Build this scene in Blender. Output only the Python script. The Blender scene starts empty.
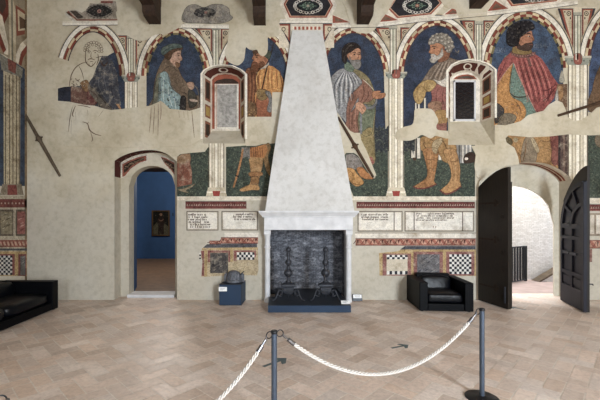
import bpy, math, random
from mathutils import Vector, geometry
R = random.Random(7)
SC = bpy.context.scene
COL = SC.collection
F = 360.0            # focal length in pixels of the 600 px wide frame
EYE = 1.75           # eye height
VX, VY = 280.0, 215.0
DW = 7.42            # distance of the frescoed wall
XL, XR, YF, ZC = -5.215, 8.2, -4.6, 6.75

def P(px, py, D):
    return Vector(((px-VX)*D/F, D, EYE+(VY-py)*D/F))
def G(px, py):
    D = EYE*F/(py-VY)
    return Vector(((px-VX)*D/F, D, 0))
def s2l(c):
    return tuple(((v/255.)/12.92 if v/255. <= .04045 else ((v/255.+.055)/1.055)**2.4) for v in c)

# ------------------------------------------------------------------ materials
def new_mat(name):
    m = bpy.data.materials.new(name); m.use_nodes = True
    nt = m.node_tree; b = nt.nodes['Principled BSDF']
    return m, nt, b
def N(nt, t, **kw):
    n = nt.nodes.new(t)
    for k, v in kw.items():
        if k in n.inputs.keys(): n.inputs[k].default_value = v
        else: setattr(n, k, v)
    return n
def noise(nt, scale, detail=4, rough=.6, sc3=None):
    tc = N(nt, 'ShaderNodeTexCoord')
    geo = N(nt, 'ShaderNodeNewGeometry')
    src = geo.outputs['Position']
    if sc3:
        mp = N(nt, 'ShaderNodeMapping'); mp.inputs['Scale'].default_value = sc3
        nt.links.new(src, mp.inputs['Vector']); src = mp.outputs['Vector']
    n = N(nt, 'ShaderNodeTexNoise'); n.inputs['Scale'].default_value = scale
    n.inputs['Detail'].default_value = detail; n.inputs['Roughness'].default_value = rough
    nt.links.new(src, n.inputs['Vector'])
    nt.nodes.remove(tc)
    return n.outputs['Fac']
def ramp(nt, fac, stops):
    r = N(nt, 'ShaderNodeValToRGB'); e = r.color_ramp.elements
    e[0].position, e[0].color = stops[0][0], (*s2l(stops[0][1]), 1)
    e[1].position, e[1].color = stops[-1][0], (*s2l(stops[-1][1]), 1)
    for p, c in stops[1:-1]:
        x = e.new(p); x.color = (*s2l(c), 1)
    nt.links.new(fac, r.inputs['Fac']); return r.outputs['Color']
def mix(nt, fac, a, b, mode='MIX'):
    m = N(nt, 'ShaderNodeMix', data_type='RGBA', blend_type=mode)
    for s, v in ((0, fac), (6, a), (7, b)):
        if isinstance(v, (int, float)): m.inputs[s].default_value = v
        elif isinstance(v, tuple): m.inputs[s].default_value = (*v, 1) if len(v) == 3 else v
        else: nt.links.new(v, m.inputs[s])
    return m.outputs[2]
def bump(nt, b, h, strength=.2, dist=.01):
    n = N(nt, 'ShaderNodeBump'); n.inputs['Strength'].default_value = strength; n.inputs['Distance'].default_value = dist
    nt.links.new(h, n.inputs['Height']); nt.links.new(n.outputs['Normal'], b.inputs['Normal'])
def flat(name, c, rough=.6, metal=0., var=.12, scale=8., spec=None, bmp=0.):
    m, nt, b = new_mat(name)
    lo = tuple(max(0, v*(1-var)) for v in c); hi = tuple(min(255, v*(1+var)) for v in c)
    nf = noise(nt, scale)
    nt.links.new(ramp(nt, nf, [(.3, lo), (.7, hi)]), b.inputs['Base Color'])
    b.inputs['Roughness'].default_value = rough; b.inputs['Metallic'].default_value = metal
    if spec is not None: b.inputs['Specular IOR Level'].default_value = spec
    if bmp: bump(nt, b, nf, bmp)
    return m

MAT = {}
def plaster(name, stops, zone=False):
    m, nt, b = new_mat(name)
    big = ramp(nt, noise(nt, 1.1, 6, .62), stops)
    f = noise(nt, 9, 7, .72)
    fr = ramp(nt, f, [(.25, (226, 224, 220)), (.55, (255, 255, 255)), (.8, (244, 242, 238))])
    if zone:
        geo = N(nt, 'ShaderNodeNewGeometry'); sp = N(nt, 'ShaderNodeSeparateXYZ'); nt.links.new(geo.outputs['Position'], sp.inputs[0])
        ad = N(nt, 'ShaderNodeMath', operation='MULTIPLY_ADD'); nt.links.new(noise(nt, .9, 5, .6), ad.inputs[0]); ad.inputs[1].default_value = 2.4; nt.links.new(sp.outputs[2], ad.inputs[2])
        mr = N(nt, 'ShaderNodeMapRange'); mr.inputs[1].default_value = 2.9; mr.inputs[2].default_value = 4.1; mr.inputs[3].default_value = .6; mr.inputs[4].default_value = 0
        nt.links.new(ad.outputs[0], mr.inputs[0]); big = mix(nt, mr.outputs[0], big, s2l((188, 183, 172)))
    c = mix(nt, 1.0, big, fr, 'MULTIPLY')
    nt.links.new(c, b.inputs['Base Color'])
    b.inputs['Roughness'].default_value = .92; b.inputs['Specular IOR Level'].default_value = .15
    bump(nt, b, f, .25, .006)
    return m
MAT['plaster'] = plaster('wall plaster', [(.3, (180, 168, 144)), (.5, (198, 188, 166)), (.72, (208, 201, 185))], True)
MAT['hood'] = plaster('hood plaster', [(.3, (198, 196, 192)), (.5, (208, 207, 204)), (.72, (216, 215, 213))])
MAT['ochre_wall'] = plaster('limewash ochre', [(.3, (190, 182, 162)), (.5, (206, 200, 184)), (.72, (218, 214, 204))])

def fresco_mat(name, mottle=.28, flake=.35, mscale=7., flscale=9., fl_lo=.60, fl_hi=.70, worn=(176, 164, 144), sat=.86, grain=1., val=.92):
    m, nt, b = new_mat(name)
    at = N(nt, 'ShaderNodeAttribute'); at.attribute_name = 'Col'
    n1 = noise(nt, mscale, 6, .7)
    mr = N(nt, 'ShaderNodeMapRange'); mr.inputs[1].default_value = .25; mr.inputs[2].default_value = .75
    mr.inputs[3].default_value = 1-mottle; mr.inputs[4].default_value = 1+mottle
    nt.links.new(n1, mr.inputs[0])
    c = mix(nt, 1., at.outputs['Color'], mr.outputs[0], 'MULTIPLY')
    nb_ = noise(nt, 3.1, 5, .65)
    c = mix(nt, 1., c, ramp(nt, nb_, [(.3, (196, 186, 172)), (.5, (250, 248, 244)), (.7, (255, 250, 240))]), 'MULTIPLY')
    hs = N(nt, 'ShaderNodeHueSaturation'); hs.inputs['Saturation'].default_value = sat; hs.inputs['Value'].default_value = val
    nt.links.new(c, hs.inputs['Color']); c = hs.outputs['Color']
    n2 = noise(nt, flscale, 8, .72)
    m2 = N(nt, 'ShaderNodeMapRange'); m2.inputs[1].default_value = fl_lo; m2.inputs[2].default_value = fl_hi
    m2.inputs[3].default_value = 0; m2.inputs[4].default_value = flake
    nt.links.new(n2, m2.inputs[0])
    c = mix(nt, m2.outputs[0], c, s2l(worn))
    n3 = noise(nt, 38, 4, .7)
    c = mix(nt, grain, c, ramp(nt, n3, [(.32, (176, 172, 168)), (.55, (255, 255, 255))]), 'MULTIPLY')
    nt.links.new(c, b.inputs['Base Color'])
    b.inputs['Roughness'].default_value = .9; b.inputs['Specular IOR Level'].default_value = .15
    return m
MAT['fresco'] = fresco_mat('fresco pigment', .5, .42, 15., 14., .58, .70, (176, 164, 144), .86, .9, .86)
MAT['clean'] = fresco_mat('fresco limewhite', .16, .3, 12., 10., .60, .74, (170, 156, 136), .95, .45, 1.06)
MAT['blue'] = fresco_mat('fresco azurite', .4, .7, 6., 5., .48, .64, (56, 54, 60), .74)
MAT['meadow'] = fresco_mat('fresco meadow', .5, .5, 16., 30., .52, .62, (136, 140, 118))
MAT['faded'] = fresco_mat('fresco faded', .35, .6, 9., 9., .50, .66)

def wood(name, a, b_, scale=3., rough=.6, sc3=(1, 1, 9)):
    m, nt, b = new_mat(name)
    n = noise(nt, scale, 6, .65, sc3)
    nt.links.new(ramp(nt, n, [(.3, a), (.7, b_)]), b.inputs['Base Color'])
    b.inputs['Roughness'].default_value = rough; b.inputs['Specular IOR Level'].default_value = .3
    bump(nt, b, n, .3, .004)
    return m
MAT['beam'] = wood('old beam wood', (38, 28, 22), (66, 48, 36), 4., .75, (6, 1, 6))
MAT['ceil'] = wood('ceiling boards', (92, 72, 54), (128, 100, 76), 2., .8, (4, 1, 1))
MAT['door_dark'] = wood('dark door boards', (24, 20, 16), (38, 31, 25), 5., .6, (8, 8, 1))
MAT['door_panel'] = wood('dark blue grey door paint', (20, 20, 30), (30, 30, 42), 5., .6, (8, 8, 1))
MAT['rod'] = wood('weathered rod wood', (70, 58, 46), (104, 90, 74), 12., .7, (1, 1, 1))
MAT['rod_dark'] = wood('dark rod wood', (52, 36, 24), (82, 60, 42), 12., .7, (1, 1, 1))
MAT['stone'] = flat('pale limestone', (208, 208, 209), .7, 0, .06, 5., .3, .05)
MAT['stone_grey'] = flat('grey slab', (158, 154, 148), .8, 0, .22, 14., .2, .1)
MAT['iron'] = flat('black iron', (52, 54, 60), .5, .4, .25, 18., None, .1)
MAT['iron_grey'] = flat('grey worn iron', (84, 86, 92), .6, .2, .35, 30., None, .3)
MAT['iron_dark'] = flat('rusty dark iron', (46, 38, 32), .8, .1, .2, 18., .15)
MAT['navy'] = flat('navy painted board', (27, 49, 74), .55, 0, .05, 3., .35)
MAT['navy_dark'] = flat('dark platform top', (32, 37, 46), .5, 0, .1, 5., .4)
MAT['white'] = flat('white card', (238, 238, 236), .6, 0, .02, 3.)
MAT['print'] = flat('printed grey text', (120, 122, 128), .7, 0, .05, 3.)
MAT['leather'] = flat('black leather', (5, 6, 9), .5, 0, .3, 22., .1, .15)
MAT['leather2'] = flat('soft black leather', (6, 8, 13), .34, 0, .3, 9., .25, .5)
MAT['post'] = flat('grey painted steel post', (74, 84, 98), .38, .5, .05, 6.)
MAT['post_dark'] = flat('black steel', (34, 35, 38), .4, .5, .1, 6.)
MAT['chrome'] = flat('chrome fitting', (140, 140, 144), .3, 1., .03, 6.)
MAT['rope'] = flat('natural white rope', (206, 200, 192), .9, 0, .08, 60., .1)
MAT['arrow'] = flat('teal grey floor sticker', (88, 102, 104), .6, 0, .06, 20.)
MAT['bluewall'] = flat('blue gallery wall paint', (58, 87, 126), .8, 0, .04, 3., .2)
MAT['brownfloor'] = flat('brown gallery floor', (122, 98, 76), .55, 0, .1, 6., .4)
MAT['gold'] = flat('dull gilt frame', (84, 62, 34), .5, .3, .2, 20.)
MAT['dark'] = flat('dark void paint', (20, 18, 18), .8, 0, .2, 5.)
MAT['glass_dark'] = flat('dark window pane', (26, 23, 26), .12, 0, .2, 4., .6)
MAT['outfloor'] = flat('pinkish landing stone', (158, 138, 130), .7, 0, .08, 4.)
MAT['shell'] = plaster('room shell plaster', [(.3, (190, 180, 160)), (.5, (205, 196, 178)), (.72, (212, 205, 190))])

def brick(name, c1, c2, mortar, scale, smear=None, bw=.5, rh=.25, ms=.02, rough=.9):
    m, nt, b = new_mat(name)
    geo = N(nt, 'ShaderNodeNewGeometry'); sep = N(nt, 'ShaderNodeSeparateXYZ'); com = N(nt, 'ShaderNodeCombineXYZ')
    add = N(nt, 'ShaderNodeMath', operation='ADD')
    nt.links.new(geo.outputs['Position'], sep.inputs[0])
    nt.links.new(sep.outputs[0], add.inputs[0]); nt.links.new(sep.outputs[1], add.inputs[1])
    nt.links.new(add.outputs[0], com.inputs[0]); nt.links.new(sep.outputs[2], com.inputs[1])
    br = N(nt, 'ShaderNodeTexBrick'); br.inputs['Scale'].default_value = scale
    br.inputs['Color1'].default_value = (*s2l(c1), 1); br.inputs['Color2'].default_value = (*s2l(c2), 1); br.inputs['Mortar'].default_value = (*s2l(mortar), 1)
    br.inputs['Brick Width'].default_value = bw; br.inputs['Row Height'].default_value = rh; br.inputs['Mortar Size'].default_value = ms
    nt.links.new(com.outputs[0], br.inputs['Vector'])
    c = br.outputs['Color']
    if smear:
        n = noise(nt, 4.5, 6, .7, (1, 1, 2.2))
        mr = N(nt, 'ShaderNodeMapRange'); mr.inputs[1].default_value = .48; mr.inputs[2].default_value = .72; mr.inputs[4].default_value = .8
        nt.links.new(n, mr.inputs[0]); c = mix(nt, mr.outputs[0], c, s2l(smear))
    c = mix(nt, 1., c, ramp(nt, noise(nt, 26, 4, .7), [(.3, (222, 222, 222) if not smear else (150, 150, 150)), (.65, (255, 255, 255))]), 'MULTIPLY')
    nt.links.new(c, b.inputs['Base Color']); b.inputs['Roughness'].default_value = rough
    bump(nt, b, br.outputs['Fac'], -.5, .01)
    return m
MAT['soot'] = brick('sooty firebrick', (96, 98, 106), (126, 128, 136), (66, 67, 74), 4.5, (196, 198, 206), .5, .13)
MAT['whitebrick'] = brick('whitewashed brick', (226, 224, 222), (206, 202, 198), (188, 182, 178), 4.5, None, .55, .17, .015)

def tile_mat():
    m, nt, b = new_mat('terracotta pavers')
    at = N(nt, 'ShaderNodeAttribute'); at.attribute_name = 'Col'
    c = mix(nt, 1., at.outputs['Color'], ramp(nt, noise(nt, 1.3, 5, .6), [(.3, (230, 222, 216)), (.55, (252, 249, 246)), (.75, (255, 255, 255))]), 'MULTIPLY')
    c = mix(nt, 1., c, ramp(nt, noise(nt, 22, 5, .7), [(.3, (222, 220, 218)), (.6, (255, 255, 255))]), 'MULTIPLY')
    nt.links.new(c, b.inputs['Base Color']); b.inputs['Roughness'].default_value = .45; b.inputs['Specular IOR Level'].default_value = .45
    bump(nt, b, noise(nt, 9, 5, .6), .2, .004)
    return m
MAT['tile'] = tile_mat()

# ------------------------------------------------------------------ mesh builder
def tag(o, label=None, cat=None, group=None, kind=None):
    if label: o['label'] = label
    if cat: o['category'] = cat
    if group: o['group'] = group
    if kind: o['kind'] = kind
    return o
def thing(name, label, cat, loc=(0, 0, 0), group=None):
    o = bpy.data.objects.new(name, None); COL.objects.link(o); o.location = loc
    o.empty_display_size = .1
    return tag(o, label, cat, group)
def root_loc(p):
    v = Vector((0, 0, 0))
    while p is not None:
        v += Vector(p.location); p = p.parent
    return v
class MB:
    def __init__(s): s.v = []; s.f = []; s.c = []; s.sm = []
    def face(s, pts, col=None, smooth=False):
        i = len(s.v); s.v += [Vector(p) for p in pts]; s.f.append(tuple(range(i, i+len(pts)))); s.c.append(col); s.sm.append(smooth)
    def grid(s, rows, col=None, smooth=True, closed_u=False, flip=False):
        i = len(s.v); n = len(rows[0])
        for r in rows: s.v += [Vector(p) for p in r]
        for a in range(len(rows)-1):
            for b in range(n if closed_u else n-1):
                b2 = (b+1) % n
                q = (i+a*n+b, i+a*n+b2, i+(a+1)*n+b2, i+(a+1)*n+b)
                s.f.append(q[::-1] if flip else q); s.c.append(col); s.sm.append(smooth)
        return s
    def box(s, x0, x1, y0, y1, z0, z1, col=None, M=None):
        c = [Vector((x, y, z)) for z in (z0, z1) for y in (y0, y1) for x in (x0, x1)]
        if M is not None: c = [M @ q for q in c]
        i = len(s.v); s.v += c
        for q in ((0, 2, 3, 1), (4, 5, 7, 6), (0, 1, 5, 4), (2, 6, 7, 3), (0, 4, 6, 2), (1, 3, 7, 5)):
            s.f.append(tuple(i+k for k in q)); s.c.append(col); s.sm.append(False)
        return s
    def prism(s, pts, ext, col=None, smooth=False):
        """planar outline pts (3D) extruded by vector ext, capped"""
        pts = [Vector(p) for p in pts]; ext = Vector(ext)
        tri = geometry.tessellate_polygon([pts]); i = len(s.v); n = len(pts)
        s.v += pts + [p+ext for p in pts]
        for t in tri:
            s.f.append(tuple(i+k for k in t)); s.f.append(tuple(i+n+k for k in t[::-1])); s.c += [col, col]; s.sm += [False, False]
        for k in range(n):
            k2 = (k+1) % n; s.f.append((i+k, i+k2, i+n+k2, i+n+k)); s.c.append(col); s.sm.append(smooth)
        return s
    def tube(s, pts, r, n=10, cap=True, col=None):
        pts = [Vector(p) for p in pts]; m = len(pts)
        rr = r if isinstance(r, (list, tuple)) else [r]*m
        up = None; rows = []
        for k in range(m):
            t = (pts[min(k+1, m-1)]-pts[max(k-1, 0)]).normalized()
            if up is None:
                up = Vector((0, 0, 1)) if abs(t.z) < .9 else Vector((1, 0, 0))
            u = (up - t*up.dot(t)).normalized(); w = t.cross(u); up = u
            rows.append([pts[k]+(u*math.cos(a)+w*math.sin(a))*rr[k] for a in (2*math.pi*j/n for j in range(n))])
        s.grid(rows, col, True, True)
        if cap:
            s.face(rows[0][::-1], col); s.face(rows[-1], col)
        return s
    def lathe(s, prof, c, n=24, col=None, axis='z'):
        c = Vector(c); rows = []
        for r, h in prof:
            row = []
            for j in range(n):
                a = 2*math.pi*j/n
                row.append(c+Vector((r*math.cos(a), r*math.sin(a), h)) if axis == 'z' else c+Vector((r*math.cos(a), h, r*math.sin(a))))
            rows.append(row)
        s.grid(rows, col, True, True); s.face(rows[0][::-1], col); s.face(rows[-1], col)
        return s
    def superq(s, c, h, e1=.35, e2=.35, M=None, wr=0., nu=40, nv=20, seed=0):
        def sp(v, e): return math.copysign(abs(v)**e, v)
        rows = []; rr = random.Random(seed); ph = [rr.random()*6 for _ in range(6)]
        for a in range(nv+1):
            v = -math.pi/2+math.pi*a/nv; row = []
            for b in range(nu):
                u = 2*math.pi*b/nu
                p = Vector((h[0]*sp(math.cos(v), e1)*sp(math.cos(u), e2), h[1]*sp(math.cos(v), e1)*sp(math.sin(u), e2), h[2]*sp(math.sin(v), e1)))
                if wr:
                    k = wr*(math.sin(p.x*23+ph[0]+2*math.sin(p.y*9+ph[1]))+math.sin(p.y*31+ph[2]+p.x*12)+.7*math.sin(p.z*40+ph[3]+p.x*17))
                    p *= 1+k
                p += Vector(c); row.append(M @ p if M is not None else p)
            rows.append(row)
        s.grid(rows, None, True, True)
        return s
    def build(s, name, mat, parent=None, bevel=0., origin=True, weld=False):
        me = bpy.data.meshes.new(name)
        off = root_loc(parent)
        if parent is None and origin and s.v:
            xs = [v.x for v in s.v]; ys = [v.y for v in s.v]; zs = [v.z for v in s.v]
            off = Vector(((min(xs)+max(xs))/2, (min(ys)+max(ys))/2, min(zs)))
        me.from_pydata([tuple(v-off) for v in s.v], [], s.f)
        me.polygons.foreach_set('use_smooth', s.sm)
        if any(c is not None for c in s.c):
            a = me.color_attributes.new('Col', 'FLOAT_COLOR', 'CORNER')
            for p, c in zip(me.polygons, s.c):
                cc = (*s2l(c), 1) if c else (1, 1, 1, 1)
                for li in p.loop_indices: a.data[li].color = cc
        me.materials.append(mat if not isinstance(mat, str) else MAT[mat])
        me.update()
        o = bpy.data.objects.new(name, me); COL.objects.link(o)
        if parent is None: o.location = off
        else: o.parent = parent
        if bevel:
            b = o.modifiers.new('bevel', 'BEVEL'); b.width = bevel; b.segments = 2; b.limit_method = 'ANGLE'
        return o

# ------------------------------------------------------------------ flat painting on a wall plane
def cat(pts, closed=True, k=5):
    n = len(pts); out = []
    rng = range(n) if closed else range(n-1)
    for i in rng:
        p = [pts[(i+j) % n] if closed else pts[min(max(i+j, 0), n-1)] for j in (-1, 0, 1, 2)]
        for q in range(k):
            t = q/k
            out.append(tuple(.5*((2*p[1][d])+(-p[0][d]+p[2][d])*t+(2*p[0][d]-5*p[1][d]+4*p[2][d]-p[3][d])*t*t+(-p[0][d]+3*p[1][d]-3*p[2][d]+p[3][d])*t**3) for d in (0, 1)))
    if not closed: out.append(tuple(pts[-1]))
    return out
STEP = .0008
def wallmap(x, y, lay): return P(x, y, DW)+Vector((0, -.001-STEP*lay, 0))
def planemap(D):
    return lambda x, y, lay: P(x, y, D)+Vector((0, -.001-STEP*lay, 0))
def leftmap(x, y, lay):
    D = XL*F/(x-VX); return Vector((XL+.001+STEP*lay, D, EYE+(VY-y)*D/F))
HOLES = []
def area2(q): return sum(q[i-1][0]*q[i][1]-q[i][0]*q[i-1][1] for i in range(len(q)))
def cut(pc, hole):
    """parts of convex polygon pc outside the convex hole"""
    out = []; rest = pc
    for i in range(len(hole)):
        a, b = hole[i-1], hole[i]
        sd = lambda p: (b[0]-a[0])*(p[1]-a[1])-(b[1]-a[1])*(p[0]-a[0])
        o, n = [], []
        for j in range(len(rest)):
            p, q = rest[j-1], rest[j]; sp_, sq = sd(p), sd(q)
            if (sp_ > 0) != (sq > 0):
                t = sp_/(sp_-sq); x = (p[0]+(q[0]-p[0])*t, p[1]+(q[1]-p[1])*t); o.append(x); n.append(x)
            (n if sq > 0 else o).append(q)
        if len(o) > 2: out.append(o)
        rest = n
        if len(rest) < 3: break
    return out
class Paint(MB):
    def __init__(s, mp=wallmap): super().__init__(); s.mp = mp; s.L = 0; s.n = 0; s.hold = 0
    def at(s, lay): s.L = lay; s.n = 0; return s
    def lay(s):
        if not s.hold: s.n = (s.n+1) % 15
        return s.L+.06*s.n
    edge = True
    def poly(s, pts, col, smooth=True, k=4, line=True):
        if smooth: pts = cat(pts, True, k)
        lay = s.lay()
        pp = [s.mp(x, y, lay) for x, y in pts]
        flat2 = [Vector((x, -y, 0)) for x, y in pts]
        tris = geometry.tessellate_polygon([flat2])
        if s.mp is wallmap and HOLES:
            bx = (min(x for x, y in pts), max(x for x, y in pts), min(y for x, y in pts), max(y for x, y in pts))
            hit = [h for h, hb in HOLES if not (bx[1] < hb[0] or bx[0] > hb[1] or bx[3] < hb[2] or bx[2] > hb[3])]
            if hit:
                pcs = [[pts[k_] for k_ in t] for t in tris]
                for h in hit: pcs = [q for pc in pcs for q in cut(pc, h)]
                for pc in pcs:
                    if abs(area2(pc)) < 1e-3: continue
                    if area2(pc) > 0: pc = pc[::-1]
                    s.face([s.mp(x, y, lay) for x, y in pc], col)
                if smooth and line: s.outline(pts, col)
                return s
        i = len(s.v); s.v += pp
        for t in tris:
            a, b, c = [flat2[k_] for k_ in t]
            if (b-a).cross(c-a).z < 0: t = t[::-1]
            s.f.append(tuple(i+k_ for k_ in t)); s.c.append(col); s.sm.append(False)
        if smooth and line: s.outline(pts, col)
        return s
    def outline(s, pts, col):
        if abs(area2(pts)) < 14 or not s.edge: return
        L0 = s.L; s.L += .3; s.stroke(list(pts)+[pts[0]], .42, tuple(v*.68 for v in col), 1, False); s.L = L0
    def rect(s, x0, y0, x1, y1, col): return s.poly([(x0, y0), (x1, y0), (x1, y1), (x0, y1)], col, False)
    def ell(s, cx, cy, rx, ry, col, n=14, rot=0.):
        cr, sr = math.cos(rot), math.sin(rot)
        return s.poly([(cx+rx*math.cos(a)*cr-ry*math.sin(a)*sr, cy+rx*math.cos(a)*sr+ry*math.sin(a)*cr) for a in (2*math.pi*j/n for j in range(n))], col, False)
    def ring(s, cx, cy, rx, ry, w, col, n=16, a0=0., a1=2*math.pi):
        s.lay(); s.hold += 1
        for j in range(n):
            a, b = a0+(a1-a0)*j/n, a0+(a1-a0)*(j+1)/n
            s.poly([(cx+rx*math.cos(a), cy+ry*math.sin(a)), (cx+(rx+w)*math.cos(a), cy+(ry+w)*math.sin(a)), (cx+(rx+w)*math.cos(b), cy+(ry+w)*math.sin(b)), (cx+rx*math.cos(b), cy+ry*math.sin(b))], col, False)
        s.hold -= 1
        return s
    def stroke(s, pts, w, col, taper=.35, smooth=True):
        if smooth and len(pts) > 2: pts = cat(pts, False, 4)
        n = len(pts); Lp, Rp = [], []
        for i in range(n):
            a, b = pts[max(i-1, 0)], pts[min(i+1, n-1)]
            dx, dy = b[0]-a[0], b[1]-a[1]; l = math.hypot(dx, dy) or 1
            t = i/(n-1); ww = w*.5*(taper+(1-taper)*math.sin(math.pi*t))
            Lp.append((pts[i][0]-dy/l*ww, pts[i][1]+dx/l*ww)); Rp.append((pts[i][0]+dy/l*ww, pts[i][1]-dx/l*ww))
        s.lay(); s.hold += 1
        for i in range(n-1): s.poly([Lp[i], Lp[i+1], Rp[i+1], Rp[i]], col, False)
        s.hold -= 1
        return s
    def build(s, name, mat='fresco', parent=None, **k): return super().build(name, mat, parent, **k)

# ------------------------------------------------------------------ room shell
def notch_z0(px, D=DW): return (px-VX)*D/F
def arcpts(pts, k=4): return cat(pts, False, k)
DL_front = [(114.4, 298), (114.4, 162)] + arcpts([(114.6, 160.6), (121, 156.6), (130, 153), (140, 150.8), (149, 150), (158, 150.8), (167, 154), (174.4, 159.6), (177, 162)]) + [(177, 298)]
DR_front = [(479, 298), (479, 183)] + arcpts([(479.3, 181.5), (486, 176), (494, 171.5), (507, 166.3), (519, 163), (530, 162), (545, 163.5), (558, 168.5), (568, 175.5), (572, 181)]) + [(572, 298)]
FB = [(269.5, 298), (269.5, 226), (346.5, 226), (346.5, 298)]
NL_front = [(203, 143.5), (203, 74), (206, 70), (213, 66.7), (222, 65.5), (232, 66.5), (240, 70), (245, 74.5), (245, 143.5)]
NL_back = [(212, 131), (212, 80), (214, 77.5), (218, 75), (225, 74), (231, 74.4), (237, 76.5), (240.5, 80), (240.5, 131)]
NR_front = [(448, 145), (448, 71), (453, 65), (460, 62), (468, 60.5), (478, 61.5), (487, 64.5), (494, 70), (494, 145)]
NR_back = [(450, 122), (450, 79), (455, 74.5), (461, 72.5), (467, 72), (472, 73), (477, 76), (480, 81), (480, 122)]
D_LB, D_RB, D_N, D_OUT = 7.72, 7.77, 7.78, 8.05

for h in (NL_front, NR_front, DL_front, DR_front):
    h = [q for i, q in enumerate(h) if i == 0 or (abs(q[0]-h[i-1][0])+abs(q[1]-h[i-1][1])) > .05]
    if area2(h) < 0: h = h[::-1]
    HOLES.append((h, (min(x for x, y in h), max(x for x, y in h), min(y for x, y in h), max(y for x, y in h))))
def tess(mb, loops, flip=False):
    tri = geometry.tessellate_polygon([[Vector(p) for p in l] for l in loops])
    i = len(mb.v)
    for l in loops: mb.v += [Vector(p) for p in l]
    for t in tri:
        mb.f.append(tuple(i+k for k in t)); mb.c.append(None); mb.sm.append(False)

wb = MB()
def WP(p): v = P(p[0], p[1], DW); v.z = max(v.z, 0) if p[1] < 297.9 else 0; return v
xr_px, xl_px = VX+XR*F/DW, VX+XL*F/DW
outline = [(xl_px, 298)]+DL_front+FB+DR_front+[(xr_px, 298)]
outer = [WP(p) for p in outline]+[Vector((XR, DW, ZC)), Vector((XL, DW, ZC))]
tess(wb, [outer, [WP(p) for p in NL_front], [WP(p) for p in NR_front]])
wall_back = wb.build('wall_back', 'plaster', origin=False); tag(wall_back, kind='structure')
def trim_out(n):
    global wb
    tag(wb.build('trim_%d' % n, 'plaster', origin=False), kind='structure'); wb = MB()
wb = MB()
# reveals
def reveal(front3, back3):
    wb.grid([front3, back3], None, False)
def pushed(front, D):     # same X, Z moved back to distance D
    return [Vector((WP(p).x, D, WP(p).z)) for p in front]
reveal([WP(p) for p in NL_front]+[WP(NL_front[0])], [P(x, y, D_N) for x, y in NL_back]+[P(*NL_back[0], D_N)])
tess(wb, [[P(x, y, D_N) for x, y in NL_back]]); trim_out(1)
reveal([WP(p) for p in NR_front]+[WP(NR_front[0])], [P(x, y, D_N) for x, y in NR_back]+[P(*NR_back[0], D_N)])
tess(wb, [[P(x, y, D_N) for x, y in NR_back]]); trim_out(2)
# inner door planes with arched openings
def arch(x0, x1, ys, ya, xa=None, n=16, p=2.):
    xa = (x0+x1)/2 if xa is None else xa; out = []
    for j in range(n+1):
        t = -1+2*j/n; h = 1-(1-abs(t)**p)**(1/p) if abs(t) < 1 else 1
        out.append((xa+(t*(xa-x0) if t < 0 else t*(x1-xa)), ya+(ys-ya)*h))
    return out
IL = arch(129, 175.2, 186, 165.8); IR = arch(470, 554, 224, 186)
def inner_plane(front, opening, D, Dback, splay=False):
    fp = pushed(front, D)
    op = [P(x, y, D) for x, y in opening]
    a, b = Vector((op[0].x, D, 0)), Vector((op[-1].x, D, 0))
    tess(wb, [fp+[b]+op[::-1]+[a]])
    full = [a]+op+[b]
    k_ = (Dback/D)*.996 if splay else 1.
    far = [Vector((v.x*k_, Dback, max(0, EYE+(v.z-EYE)*k_) if v.z > 0 else 0)) for v in full]
    wb.grid([full, far], None, False)
    return far if splay else full
reveal([WP(p) for p in DL_front], pushed(DL_front, D_LB)); fl_ = inner_plane(DL_front, IL, D_LB, 7.98); trim_out(3)
reveal([WP(p) for p in DR_front], pushed(DR_front, D_RB)); fr_ = inner_plane(DR_front, IR, D_RB, D_OUT, True); trim_out(4)
# rear face of the wall (to the yard) with the right door's opening
tess(wb, [[Vector((-2.0, D_OUT, 0))]+[Vector((v.x, D_OUT, v.z)) for v in fr_]+[Vector((XR, D_OUT, 0)), Vector((XR, D_OUT, ZC)), Vector((-2.0, D_OUT, ZC))]]); trim_out(5)

# raised plaster repairs over the painting
def patch(pts, smooth=True, lay=20):
    q = cat(pts, True, 4) if smooth else pts
    p3 = [wallmap(x, y, lay) for x, y in q]
    tess(wb, [p3]); wb.grid([p3+[p3[0]], [p+Vector((0, .001+STEP*lay, 0)) for p in p3+[p3[0]]]], None, False)
patch([(118, 21), (119, 27), (124, 33), (133, 39), (140, 41), (147, 40), (153, 36), (160, 34), (164, 35.5), (170, 33), (178, 28.5), (182, 25), (183, 14), (150, 6), (119, 10)])
patch([(230, 20), (229, 28), (228, 42), (225, 52), (227, 60), (232, 64), (238, 65.5), (243.5, 61), (245, 54), (246, 47.5), (249, 49.5), (253, 50.5), (257, 50), (259, 54), (263, 56.5), (267, 53), (268, 45), (268, 37.5), (274, 37), (279, 36), (278.5, 28), (279.5, 12), (268, 5), (245, 6)])
patch([(345, -4), (346, 10), (349.5, 22), (352, 30), (357, 32.5), (363, 33.5), (370, 33), (376, 28), (382, 19), (388, 11), (393, 2), (394, -4)])
patch([(443, -4), (445, 7), (455, 10), (457, 16), (463, 19.5), (471, 20.5), (480, 20), (486, 17), (487, 11), (491, 4), (491, -4)])
patch([(494.3, 125), (505, 125.5), (520, 121.5), (528, 115), (537, 112.5), (543, 111), (548, 105), (556, 100.5), (562, 103), (565, 110), (567, 117), (573, 121), (580, 120.5), (590, 114), (596, 108), (606, 105), (606, 135), (590, 135.5), (567, 134.5), (550, 136.5), (530, 137.5), (520, 136.5), (508, 135.5), (505, 138.5), (506, 142.5), (514, 148), (517.5, 157), (519, 164.5), (505, 166.5), (492, 172), (480, 180), (476, 176), (474, 166), (475.5, 155), (471, 146), (480, 145.5), (494.3, 145)], False)
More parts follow.
